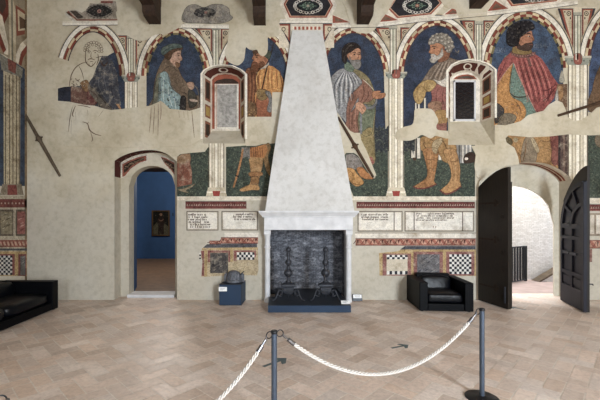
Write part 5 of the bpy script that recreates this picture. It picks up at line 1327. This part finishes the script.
# andirons
def andiron(label):
    t = thing('andiron', label, 'andiron', (0, 0, 0), 'wrought iron andirons in the fireplace')
    s = 1.0
    m = MB(); m.lathe([(.05, .33), (.06, .345), (.034, .36), (.028, .39), (.04, .41), (.03, .425), (.055, .445), (.08, .475), (.088, .508), (.08, .54), (.055, .57), (.03, .59), (.044, .605), (.028, .62), (.026, .645), (.045, .665), (.06, .69), (.064, .714), (.058, .74), (.036, .765), (.03, .80), (.034, .85), (.044, .875), (.028, .89), (.026, .905), (.044, .925), (.052, .954), (.044, .98), (.02, 1.0), (.01, 1.02)], (0, 0, 0), 24); m.build('shaft', 'iron', t)
    m = MB(); q = [(.05, .09), (.075, .11), (.10, .16), (.112, .24), (.135, .255), (.135, .29), (.10, .305), (.05, .33)]
    rows = [[(sx*r, sy*r*.62, h) for sx, sy in ((-1, -1), (1, -1), (1, 1), (-1, 1))] for r, h in q]
    m.grid(rows, None, False, True); m.face(rows[0][::-1]); m.face(rows[-1]); m.build('urn_block', 'iron', t, .008)
    for sx in (-1, 1):
        m = MB(); pts = []
        for k in range(28):      # S scroll leg ending in a foot
            u = k/27
            if u < .55:
                a = math.radians(270-u/.55*430); r = .028+.05*(u/.55)
                pts.append((sx*(.15+r*math.cos(a)), -.04, .135+r*math.sin(a)))
            else:
                v = (u-.55)/.45; p0 = pts[15] if len(pts) > 15 else pts[-1]
                pts.append((sx*(.165+.10*v), -.04-.07*v, .21-.20*math.sin(v*1.57)**1.1+.02*math.sin(v*3.14)))
        pts[-1] = (pts[-1][0]+sx*.03, pts[-1][1]-.02, .012)
        m.tube(pts, .013, 8); m.build('scroll_leg', 'iron', t)
        m = MB(); m.lathe([(.01, 0), (.03, .004), (.03, .016), (.012, .024)], (sx*.29, -.13, 0), 12); m.build('foot', 'iron', t)
        m = MB(); pts = [(sx*(.16+.035*math.cos(a)), -.02, .30+.03*math.sin(a)) for a in [math.radians(200-260*k/14) for k in range(15)]]
        m.tube([(sx*.09, -.02, .285)]+pts, .008, 8); m.build('side_curl', 'iron', t)
    m = MB(); m.tube([(0, .05, .22), (0, .2, .21), (0, .62, .2), (0, .66, .1), (0, .66, .008)], .014, 8); m.build('rear_bar', 'iron', t)
    m = MB(); m.lathe([(.006, -.05), (.022, -.03), (.012, -.01), (.03, 0)], (0, 0, .095), 12); m.build('drop_finial', 'iron', t)
    return t
def copy_tree(o, parent=None):
    c = o.copy(); COL.objects.link(c); c.parent = parent
    for ch in [k for k in bpy.data.objects if k.parent == o]: copy_tree(ch, c)
    return c
a1 = andiron('left one of the two black iron andirons with stacked balls and scroll feet'); a1.location = (X(288.3, 6.95), 6.95, zp)
a2 = copy_tree(a1); a2.location = (X(325.5, 6.95), 6.95, zp); a2['label'] = 'right one of the two black iron andirons, nearer the white caption card'

# sign on the floor right of the fireplace
D = 7.33
t = thing('floor_sign', 'small dark floor sign with a white label against the wall right of the fireplace', 'sign', (X(357.3, D), D, 0))
cx = X(357.3, D); m = MB(); m.prism([(cx-.095, D-.035, .003), (cx-.095, D+.05, .003), (cx-.095, D+.04, .125), (cx-.095, D+.0, .135)], (.19, 0, 0)); m.build('body', 'post_dark', t, .004)
m = MB(); f0, f1 = Vector((cx, D-.035, .003)), Vector((cx, D, .135))
def fp(u, v): q = f0.lerp(f1, v); return Vector((cx+u, q.y-.003, q.z))
m.face([fp(-.085, .45), fp(.085, .45), fp(.085, .97), fp(-.085, .97)]); m.build('label_plate', 'white', t)
m = MB()
for k in range(2): m.face([fp(-.06, .6+.17*k)-Vector((0, .0015, 0)), fp(.05, .6+.17*k)-Vector((0, .0015, 0)), fp(.05, .66+.17*k)-Vector((0, .0015, 0)), fp(-.06, .66+.17*k)-Vector((0, .0015, 0))])
m.build('printed_lines', 'print', t)
# small white scrap at the foot of the left jamb? (part of the jamb base in the photo)

# ------------------------------------------------------------------ plinth and vessel
D = 6.96; x0, x1 = X(219.2, D), X(241, D); zt2 = Z(284.3, D)
t = thing('plinth', 'square navy plinth with dark top carrying the iron vessel', 'plinth', ((x0+x1)/2, 7.2, 0))
sh = .05; yb = 7.38
def pl(x, y): return x+(y-D)/(yb-D)*sh
m = MB(); pts = [(x0, D), (x1, D), (x1+sh, yb), (x0+sh, yb)]
m.prism([(x, y, .012) for x, y in pts], (0, 0, zt2-.024)); m.build('body', 'navy', t, .003)
m = MB(); m.prism([(x, y, zt2-.012) for x, y in pts], (0, 0, .012)); m.build('top', 'navy_dark', t, .002)
m = MB(); m.prism([(x+.01, y+.008, .0) for x, y in pts[:2]]+[(x-.01, y-.01, 0) for x, y in pts[2:]], (0, 0, .012)); m.build('recessed_foot', 'post_dark', t)
c0, c1 = X(218.6, D-.02), X(226.8, D-.02)
card('white caption card fixed to the upper left of the navy plinth front', ((c0+c1)/2, D-.007, Z(291.2, D)), c1-c0, .082, 0, .0)
vx, vy, vz = X(234.5, 7.2), 7.2, zt2
t = thing('iron_vessel', 'dark iron dome shaped vessel with thin handle on the navy plinth', 'iron vessel', (vx, vy, vz))
m = MB(); rows = []
for a in range(13):
    v = a/12*math.pi/2; rows.append([(vx-.01+.15*math.cos(v)**.8*math.cos(u)*(1+.05*math.cos(10*u)), vy+.12*math.cos(v)**.8*math.sin(u)*(1+.05*math.cos(10*u)), vz+.05+.185*math.sin(v)) for u in [2*math.pi*k/48 for k in range(48)]])
m.grid(rows, None, True, True); m.build('dome', 'iron_grey', t)
m = MB(); m.lathe([(.11, .0), (.165, .004), (.17, .02), (.148, .05), (.15, .055), (.14, .06)], (vx-.01, vy, vz), 32); m.build('base_ring', 'iron_grey', t)
for sx in (-1, 1):
    m = MB(); m.prism([(vx-.01+sx*.125, vy+.03, vz+.004), (vx-.01+sx*.2, vy+.03, vz+.004), (vx-.01+sx*.195, vy+.03, vz+.15), (vx-.01+sx*.165, vy+.03, vz+.17), (vx-.01+sx*.12, vy+.03, vz+.16)], (0, .02, 0)); m.build('side_plate', 'iron_grey', t, .004)
m = MB(); m.tube([(vx+.09, vy-.02, vz+.13), (vx+.13, vy-.03, vz+.16), (vx+.17, vy-.04, vz+.205), (vx+.195, vy-.045, vz+.215)], [.012, .010, .010, .014], 10); m.build('handle', 'iron', t)

# ------------------------------------------------------------------ leather seating
from mathutils import Matrix
def seat_unit(t, M, w, d, seats, arm=.15, ha=.53, hb=.58, seed=0, zs=.15):
    """origin front left corner on the floor, x along the front, y to the back"""
    def B(name, x0, x1, y0, y1, z0, z1, mat='leather', bev=.012, par=None):
        m = MB(); m.box(x0, x1, y0, y1, z0, z1, None, M); return m.build(name, mat, par or t, bev)
    B('arm', 0, arm, 0, d, .015, ha); B('arm', w-arm, w, 0, d, .015, ha)
    B('back', arm+.002, w-arm-.002, d-.16, d, .015, hb)
    B('front_rail', arm+.002, w-arm-.002, .012, .09, .015, zs-.005)
    B('seat_base', arm+.004, w-arm-.004, .092, d-.162, .05, zs-.03, 'post_dark', 0)
    sw = (w-2*arm)/seats
    for i in range(seats):
        xc = arm+sw*(i+.5)
        m = MB(); m.superq((xc, (d-.14)/2+.02, zs+.085), (sw/2-.003, (d-.18)/2, .105), .45, .22, M, .012, 44, 22, seed+i); c = m.build('seat_cushion', 'leather2', t)
        Mt = M @ Matrix.Translation((xc, d-.25, .415)) @ Matrix.Rotation(math.radians(-14), 4, 'X')
        m = MB(); m.superq((0, 0, 0), (sw/2-.02, .09, .15), .5, .45, Mt, .02, 44, 22, seed+7+i); m.build('back_cushion', 'leather2', t)
    for x in (.06, w-.06):
        for y in (.06, d-.06):
            m = MB(); c = M @ Vector((x, y, 0)); m.lathe([(.025, 0), (.025, .016)], c, 12); m.build('foot', 'post_dark', t)
fl = (X(419.6, 6.52), 6.52)
Mc = Matrix.Translation((fl[0], fl[1], 0)) @ Matrix.Rotation(math.radians(-4.5), 4, 'Z')
t = thing('armchair', 'boxy black leather armchair by the open right doorway', 'armchair', (fl[0]+.5, fl[1]+.4, 0))
seat_unit(t, Mc, .945, .86, 1, seed=3)
t = thing('sofa', 'long boxy black leather sofa along the left side wall', 'sofa', (-4.6, 5.6, 0))
# the sofa faces +X: its front edge on X=-4.15, far arm end at D=6.74
Ms = Matrix.Translation((-4.15, 6.74-2.35, 0)) @ Matrix.Rotation(math.radians(90), 4, 'Z')
seat_unit(t, Ms, 2.35, .98, 2, arm=.17, ha=.535, hb=.56, seed=20, zs=.15)

# ------------------------------------------------------------------ rope barrier
PH = .86
def post(x, y, label, ang):
    t = thing('barrier_post', label, 'barrier post', (x, y, 0), 'slim grey rope barrier posts')
    m = MB(); m.lathe([(.0225, .02), (.0225, PH-.025)], (x, y, 0), 24); m.build('pole', 'post', t)
    m = MB(); m.lathe([(.0225, PH-.025), (.026, PH-.022), (.026, PH-.004), (.02, PH)], (x, y, 0), 24); m.build('cap', 'post_dark', t)
    m = MB(); m.lathe([(.15, .0), (.15, .008), (.14, .014), (.05, .022), (.03, .028)], (x, y, 0), 36); m.build('base', 'post_dark', t)
    for a in ang:
        c = Vector((x+math.cos(a)*.047, y+math.sin(a)*.047, PH-.028)); d = Vector((math.cos(a), math.sin(a), 0))
        m = MB(); n = 20; m.tube([c+d*.026*math.cos(2*math.pi*k/n)+Vector((0, 0, .026*math.sin(2*math.pi*k/n))) for k in range(n+1)], .004, 8, False); m.build('ring', 'post_dark', t)
    return t
pL = (X(274.2, 2.78), 2.78); pR = (1.93, 3.44); pN = (-1.42, 1.75)
def dirang(a, b): return math.atan2(b[1]-a[1], b[0]-a[0])
post(pL[0], pL[1], 'slim grey barrier post nearer the camera, holding a rope on each side', [dirang(pL, pR), dirang(pL, pN)])
post(pR[0], pR[1], 'slim grey barrier post with its black disc base in view, below the armchair', [dirang(pR, pL)])
post(pN[0], pN[1], 'slim grey barrier post outside the frame at the near left', [dirang(pN, pL)])
def rope(a, b, zlow, label, skew=.5):
    A = Vector((a[0], a[1], PH-.05)); Bv = Vector((b[0], b[1], PH-.05))
    d = (Bv-A); d.z = 0; L = d.length; d.normalize()
    A += d*.075; Bv -= d*.075
    sag = PH-.05-zlow; n = 240; path = []
    for k in range(n+1):
        u = k/n; z = (A.z-sag)+sag*(abs(2*u-1)**2.0)*1.0
        q = A.lerp(Bv, u); path.append(Vector((q.x, q.y, z)))
    c = A.lerp(Bv, .5); t = thing('barrier_rope', label, 'rope', (c.x, c.y, zlow), 'white twisted barrier ropes')
    def idx(dist, rev=False):
        s = 0; seq = path[::-1] if rev else path
        for i in range(len(seq)-1):
            s += (seq[i+1]-seq[i]).length
            if s > dist: return (len(seq)-1-i) if rev else i
    i0, i1 = idx(.105), idx(.105, True)
    core = path[i0:i1+1]; tot = 0; acc = [0]
    for p_, q_ in zip(core, core[1:]): tot += (q_-p_).length; acc.append(tot)
    m = MB(); nS = int(tot/.0075)
    for s in range(3):
        pts = []
        j = 0
        for k in range(nS+1):
            l = tot*k/nS
            while j < len(acc)-2 and acc[j+1] < l: j += 1
            f = (l-acc[j])/(acc[j+1]-acc[j]); p0 = core[j].lerp(core[j+1], f); tg = (core[j+1]-core[j]).normalized()
            sd = tg.cross(Vector((0, 0, 1))).normalized(); up = sd.cross(tg)
            an = l/.105*2*math.pi+s*2*math.pi/3
            pts.append(p0+sd*.0098*math.cos(an)+up*.0098*math.sin(an))
        m.tube(pts, .0067, 7)
    m.build('twisted_rope', 'rope', t)
    for ii, rev in ((i0, False), (i1, True)):
        seg = path[max(0, idx(.06)):i0+3] if not rev else path[i1-2:idx(.06, True)+1][::-1]
        m = MB(); m.tube(seg, .018, 16); m.build('end_cap', 'chrome', t)
        hk = path[0:idx(.06)+1] if not rev else path[idx(.06, True):][::-1]
        m = MB(); m.tube(hk, [.010-.004*k/len(hk) for k in range(len(hk))], 8)
        e = hk[0]; m.tube([e+Vector((0, .013*math.cos(a), .013*math.sin(a)+.01)) for a in [2*math.pi*k/14 for k in range(15)]], .0045, 8, False); m.build('hook', 'chrome', t)
rope(pL, pR, .385, 'white twisted barrier rope sagging between the two posts')
rope(pN, pL, .36, 'white twisted barrier rope running off the lower left of the near post')

# ------------------------------------------------------------------ floor stickers
def arrow(label, D0, px, py, size, ang):
    c = G(px, py); t = MB(); ca_, sa_ = math.cos(ang), math.sin(ang)
    sh = [(-.5, -.06), (.18, -.06), (.05, -.26), (.2, -.28), (.5, 0), (.2, .28), (.05, .26), (.18, .06), (-.5, .06)]
    t.prism([(c.x+size*(x*ca_-y*sa_), c.y+size*(x*sa_+y*ca_), .0016) for x, y in sh], (0, 0, .0008))
    tag(t.build('floor_arrow', 'arrow'), label, 'floor sticker', 'grey arrow stickers on the floor')
arrow('grey arrow sticker on the floor beyond the sagging rope, pointing right', 0, 400, 346.6, .29, .42)
arrow('grey arrow sticker on the floor partly behind the near barrier post', 0, 275.3, 362.3, .37, .74)
arrow('grey arrow sticker on the floor near the open dark door leaf', 0, 517, 308.3, .3, 2.2)

# ------------------------------------------------------------------ door leaves
def leafM(h, f): 
    d = Vector((f[0]-h[0], f[1]-h[1], 0)); L = d.length; d.normalize(); n = Vector((-d.y, d.x, 0))
    M = Matrix(((d.x, n.x, 0, h[0]), (d.y, n.y, 0, h[1]), (0, 0, 1, 0), (0, 0, 0, 1))); return M, L
def archtop(L, zh, zf, n=14):
    """quarter segmental arch from hinge height to free edge height"""
    return [(L*k/n, zh+(zf-zh)*math.sin(k/n*math.pi/2)**.92) for k in range(n+1)]
def leaf_outline(L, zh, zf, z0=.02): return [(0, z0)]+archtop(L, zh, zf)+[(L, z0)]
def slab_mesh(M, outl, y0, y1):
    m = MB(); a = [M @ Vector((x, y0, z)) for x, z in outl]; m.prism(a, (M.to_3x3() @ Vector((0, y1-y0, 0)))); return m
# left leaf, shows its boarded outer face
hL = (X(479.6, 7.34), 7.34); fL = (X(509.4, 6.6), 6.6)
M, L = leafM(hL, fL)
door = bpy.data.objects.new('door_leaf', None); COL.objects.link(door); door.location = (hL[0], hL[1], 0)
tag(door, 'dark boarded door leaf with iron strap hinges standing open at the right of the armchair', 'door leaf', 'open double door leaves')
# local -y or +y faces the camera? leaf direction runs towards the viewer; its left face is +n rotated
o = slab_mesh(M, leaf_outline(L, 2.31, 2.63), -.03, .03); o.build('boards', 'door_dark', door, .004)
o = slab_mesh(M, [(.04, .03), (.04, 2.15)]+[(x*.94+.04, z) for x, z in archtop(L, 2.15, 2.36)][1:]+[(L*.94+.04, .03)], .031, .062); o.build('inner_leaf', 'door_dark', door, .004)
def strap(z, l):
    m = MB(); m.box(.02, l, -.037, -.031, z-.017, z+.017, None, M)
    for (dx, dz) in ((.0, .045), (.0, -.045), (.05, 0)):
        m.prism([M @ Vector((l+dx+.035*math.cos(a), -.037, z+dz+.03*math.sin(a))) for a in [2*math.pi*k/10 for k in range(10)]], M.to_3x3() @ Vector((0, .006, 0)))
    m.build('strap_hinge', 'iron_dark', door)
for z in (1.98, 1.28, .36): strap(z, .46)
for z in (1.72, 1.05, .72, .22):
    m = MB(); n = 14; m.tube([M @ Vector((.63+.035*math.cos(2*math.pi*k/n), -.036, z+.035*math.sin(2*math.pi*k/n))) for k in range(n+1)], .006, 6, False); m.build('iron_ring', 'iron_dark', door)
m = MB(); m.box(L-.075, L-.05, -.05, -.031, .12, .42, None, M); m.build('bolt', 'iron', door)
# right leaf, shows its panelled inner face
hR = (X(563.4, 7.34), 7.34); fR = (X(587.3, 6.40), 6.40)
M, L = leafM(hR, fR)
door = bpy.data.objects.new('door_leaf', None); COL.objects.link(door); door.location = (hR[0], hR[1], 0)
tag(door, 'blue grey panelled door leaf with arched top standing open at the far right', 'door leaf', 'open double door leaves')
slab_mesh(M, leaf_outline(L, 2.05, 2.63), .0, .035).build('back_board', 'door_dark', door, .003)
outl = [(0, .02)]+archtop(L, 1.55, 2.36)+[(L, .02)]
slab_mesh(M, [(x, z) for x, z in outl], -.022, -.001).build('panel_ground', 'door_panel', door, .002)
y0, y1 = -.055, -.0222
m = MB()
def bar(x0, x1, z0, z1): m.box(x0, x1, y0, y1, z0, z1, None, M)
zsp = 1.52
bar(0, .075, .02, zsp); bar(L-.10, L, .02, 2.34); bar(L*.5-.03, L*.5+.03, .38, zsp)
for z, h in ((.02, .36), (.60, .07), (.98, .07), (1.30-.02, .07), (zsp-.03, .09)): bar(.075, L-.10, z, z+h)
m.build('rails', 'door_panel', door, .004)
# arched bars of the lunette (quarter arches about the free edge)
for ro, ri in ((1., .90), (.55, .46)):
    m = MB(); n = 14; cx_, cz_ = L-.05, zsp
    H = 2.36-zsp
    a = [(cx_-(L-.05)*ro*math.cos(q), cz_+H*ro*math.sin(q)) for q in [math.pi/2*k/n for k in range(n+1)]]
    b = [(cx_-(L-.05)*ri*math.cos(q), cz_+H*ri*math.sin(q)) for q in [math.pi/2*k/n for k in range(n+1)]]
    m.prism([M @ Vector((x, y0, z)) for x, z in a+b[::-1]], M.to_3x3() @ Vector((0, y1-y0, 0))); m.build('arched_rail', 'door_panel', door, .003)
for q in (math.radians(32), math.radians(62)):
    m = MB(); c_, s_ = math.cos(q), math.sin(q); H = 2.36-zsp; A = (cx_-(L-.05)*.52*c_, cz_+H*.52*s_); B = (cx_-(L-.05)*.92*c_, cz_+H*.92*s_)
    dx, dz = B[0]-A[0], B[1]-A[1]; l = math.hypot(dx, dz); nx, nz = -dz/l*.028, dx/l*.028
    m.prism([M @ Vector((x, y0+.002, z)) for x, z in ((A[0]+nx, A[1]+nz), (B[0]+nx, B[1]+nz), (B[0]-nx, B[1]-nz), (A[0]-nx, A[1]-nz))], M.to_3x3() @ Vector((0, y1-y0-.002, 0))); m.build('radial_bar', 'door_panel', door, .002)
for (xa_, xb_) in ((.11, L*.5-.06), (L*.5+.06, L-.13)):
    m = MB(); m.box(xa_, xb_, -.042, -.0222, .43, .56, None, M); m.build('small_panel', 'door_panel', door, .008)
m = MB(); m.box(.2, L*.75, y0-.022, y0-.002, 1.0, 1.035, None, M); m.lathe([(.028, 0), (.03, .03)], M @ Vector((L*.45, y0-.012, 1.0)), 10); m.build('bolt', 'iron', door)
m = MB(); m.tube([M @ Vector((L-.02, .036, .52)), M @ Vector((L-.02, .09, .52)), M @ Vector((L-.02, .09, .50))], .012, 8); m.build('latch', 'iron', door)

# ------------------------------------------------------------------ wooden rods on the wall
def rod(label, a, b, r, mat, knot=None, off=.03):
    A, B = P(a[0], a[1], DW-off), P(b[0], b[1], DW-off)
    t = thing('wooden_rod', label, 'wooden rod', (A+B)/2, 'old wooden rods on the wall')
    m = MB(); n = 10; m.tube([A.lerp(B, k/n) for k in range(n+1)], [r*(.55+.45*math.sin(math.pi*min(1, max(0, .12+.76*k/n)))) for k in range(n+1)], 10); m.build('rod', mat, t)
    if knot:
        d = (B-A).normalized(); c = A.lerp(B, knot)
        m = MB(); m.tube([c-d*.07, c-d*.04, c, c+d*.04, c+d*.07], [r*.9, r*1.35, r*1.6, r*1.35, r*.9], 12)
        pr_ = Vector((d.z, 0, -d.x)); m.tube([c-pr_*r*2.4, c+pr_*r*2.4], r*.5, 8); m.build('collar', mat, t)
    return t
rod('weathered wooden rod with a collar leaning on bare plaster near the left corner', (25, 114), (60, 176), .034, 'rod', .40)
rod('dark wooden rod set in a plaster slot right of the hood', (338, 117), (373.5, 177.5), .033, 'rod_dark', .48, .035)
# third rod juts out of the wall at the right
t = thing('wooden_rod', 'dark wooden rod jutting from the plaster patch at the far right', 'wooden rod', P(558, 115.8, DW), 'old wooden rods on the wall')
m = MB(); A = P(558, 115.6, DW-.03); B = P(640, 90, DW-.12); m.tube([A, A.lerp(B, .5), B], [.026, .032, .03], 10); m.build('rod', 'rod_dark', t)

# ------------------------------------------------------------------ blue gallery picture
D = 14.18; x0, x1, z1, z0 = X(152, D), X(170, D), Z(210.3, D), Z(236, D)
t = thing('framed_painting', 'dark framed picture of a standing man hanging in the blue gallery', 'painting', ((x0+x1)/2, D, z0))
m = MB(); fw = .05
for q in ((x0, x0+fw, z0, z1), (x1-fw, x1, z0, z1), (x0+fw, x1-fw, z0, z0+fw), (x0+fw, x1-fw, z1-fw, z1)): m.box(q[0], q[1], D-.05, D, q[2], q[3])
m.build('frame', 'gold', t, .008)
pm = lambda x, y, lay: P(x, y, D-.012)+Vector((0, -.001*lay, 0))
p = Paint(pm).at(0); p.rect(152.6, 211, 169.4, 235.4, (34, 34, 30)); p.at(1).poly([(153.3, 226), (157, 222), (160, 224), (164, 223), (169, 227), (169, 235), (153.3, 235)], (96, 92, 72), False)
p.at(2).poly([(158.3, 217), (161, 215.8), (163.6, 217), (164.6, 222), (163.4, 226), (163.6, 234.5), (161.6, 234.5), (161, 227), (160.2, 234.5), (158.4, 234.5), (158.6, 226), (157.4, 222)], (54, 42, 36)); p.at(3).ell(161, 214.3, 1.3, 1.7, (150, 112, 86)).poly([(159.6, 213.8), (160.4, 212.4), (162, 212.5), (162.6, 214), (161, 213.2)], (48, 36, 28)).stroke([(158.4, 219), (161, 221), (163.6, 219)], .9, (128, 96, 74)); p.build('canvas', 'fresco', t)
m = MB(); a = X(172.3, D), X(173.8, D); m.box(a[0], a[1], D-.02, D, Z(216, D), Z(213, D)); tag(m.build('light_switch', 'navy', None, .004), 'small blue switch plate beside the gallery picture', 'switch')

# ------------------------------------------------------------------ landing outside: railing and stair parapet
D0, D1 = 9.0, 9.55
t = thing('railing', 'dark railing of flat vertical bars on the bright landing outside', 'railing', (X(518, 9.2), 9.2, 0))
xA, xB = X(509.5, D0), X(525.5, D1)
nb = 9
m = MB(); 
for z in (Z(279.5, D1), Z(246.3, D1)): m.tube([(xA-.3, D0-.1, z), (xB, D1, z)], .02, 8)
m.build('rails', 'post_dark', t)
for k in range(nb):
    u = k/(nb-1); x, y = xA-.2+(xB-xA+.2)*u, D0-.07+(D1-D0+.07)*u; w = .019 if k < nb-1 else .035
    m = MB(); m.box(x-w, x+w, y-.02, y+.02, .0 if k in (0, nb-1) else .06, Z(245.8, D1)); m.build('bar', 'post_dark', t, .003)
t = thing('stair_parapet', 'low whitewashed stair parapet with a brown sloping coping outside the doorway', 'parapet', (X(548, 9.4), 9.4, 0))
m = MB(); q = [(X(536, 9.5), 0.0), (X(572, 9.5), 0), (X(572, 9.5), Z(262, 9.5)), (X(537, 9.5), Z(283, 9.5))]
m.prism([(x, 9.45, z) for x, z in q], (0, .2, 0)); m.build('wall_body', 'whitebrick', t)
m = MB(); a, b = q[3], q[2]; m.prism([(a[0]-.03, 9.42, a[1]), (b[0], 9.42, b[1]), (b[0], 9.42, b[1]+.05), (a[0]-.03, 9.42, a[1]+.05)], (0, .26, 0)); m.build('coping', 'rod', t)

# ------------------------------------------------------------------ light and camera
W = bpy.data.worlds.new('sky'); SC.world = W; W.use_nodes = True
bg = W.node_tree.nodes['Background']; bg.inputs['Color'].default_value = (.70, .83, 1., 1); bg.inputs['Strength'].default_value = 2.6
def area(name, loc, rot, sx, sy, power, col, spread=math.pi):
    l = bpy.data.lights.new(name, 'AREA'); l.shape = 'RECTANGLE'; l.size = sx; l.size_y = sy; l.energy = power; l.color = col; l.spread = spread
    o = bpy.data.objects.new(name, l); COL.objects.link(o); o.location = loc; o.rotation_euler = rot; return o
for i, (c, w) in enumerate(WINS):
    nh = 4; hh = (WZ1-WZ0)/nh
    for k in range(nh):      # skylight falls in from above, so each pane's light leans downwards
        area('daylight_window', (c, YF-.12, WZ0+hh*(k+.5)), (math.radians(64), 0, 0), w-.1, hh-.04, (250, 1250)[i]/nh, (.82, .91, 1.))
# added fill lights without fixtures, in the hall and the gallery
def point(name, loc, power, col, r=.25):
    l = bpy.data.lights.new(name, 'POINT'); l.energy = power; l.color = col; l.shadow_soft_size = r
    o = bpy.data.objects.new(name, l); COL.objects.link(o); o.location = loc; return o
for x, y in ((2.2, -1.0), (5.2, 1.5)): point('warm_fill', (x, y, 5.6), 80, (1., .86, .68), .5)  # unseen, added under the ceiling as warm ambient fill
point('gallery_fill', (-3.4, 10.8, 3.5), 250, (1., .95, .88), .4)  # unseen light added to lift the dim gallery
area('landing_daylight_fill', (5.2, 9.0, 5.0), (0, 0, 0), 5, 1.3, 420, (.97, .98, 1.))  # added overhead panel, stands in for daylight on the landing
cam = bpy.data.cameras.new('camera'); cam.sensor_width = 36; cam.lens = 36*F/600; cam.shift_x = 20/600; cam.shift_y = 15/600; cam.clip_end = 200
co = bpy.data.objects.new('camera', cam); COL.objects.link(co); co.location = (0, 0, EYE); co.rotation_euler = (math.radians(90), 0, 0); SC.camera = co
vs = SC.view_settings; SC.display_settings.display_device = 'sRGB'; vs.view_transform = 'Standard'; vs.look = 'None'; vs.gamma = 1.; vs.exposure = 0.0; vs.use_curve_mapping = False
SC.cycles.max_bounces = 8; SC.cycles.diffuse_bounces = 5; SC.cycles.sample_clamp_indirect = 6
SC.cycles.use_denoising = True
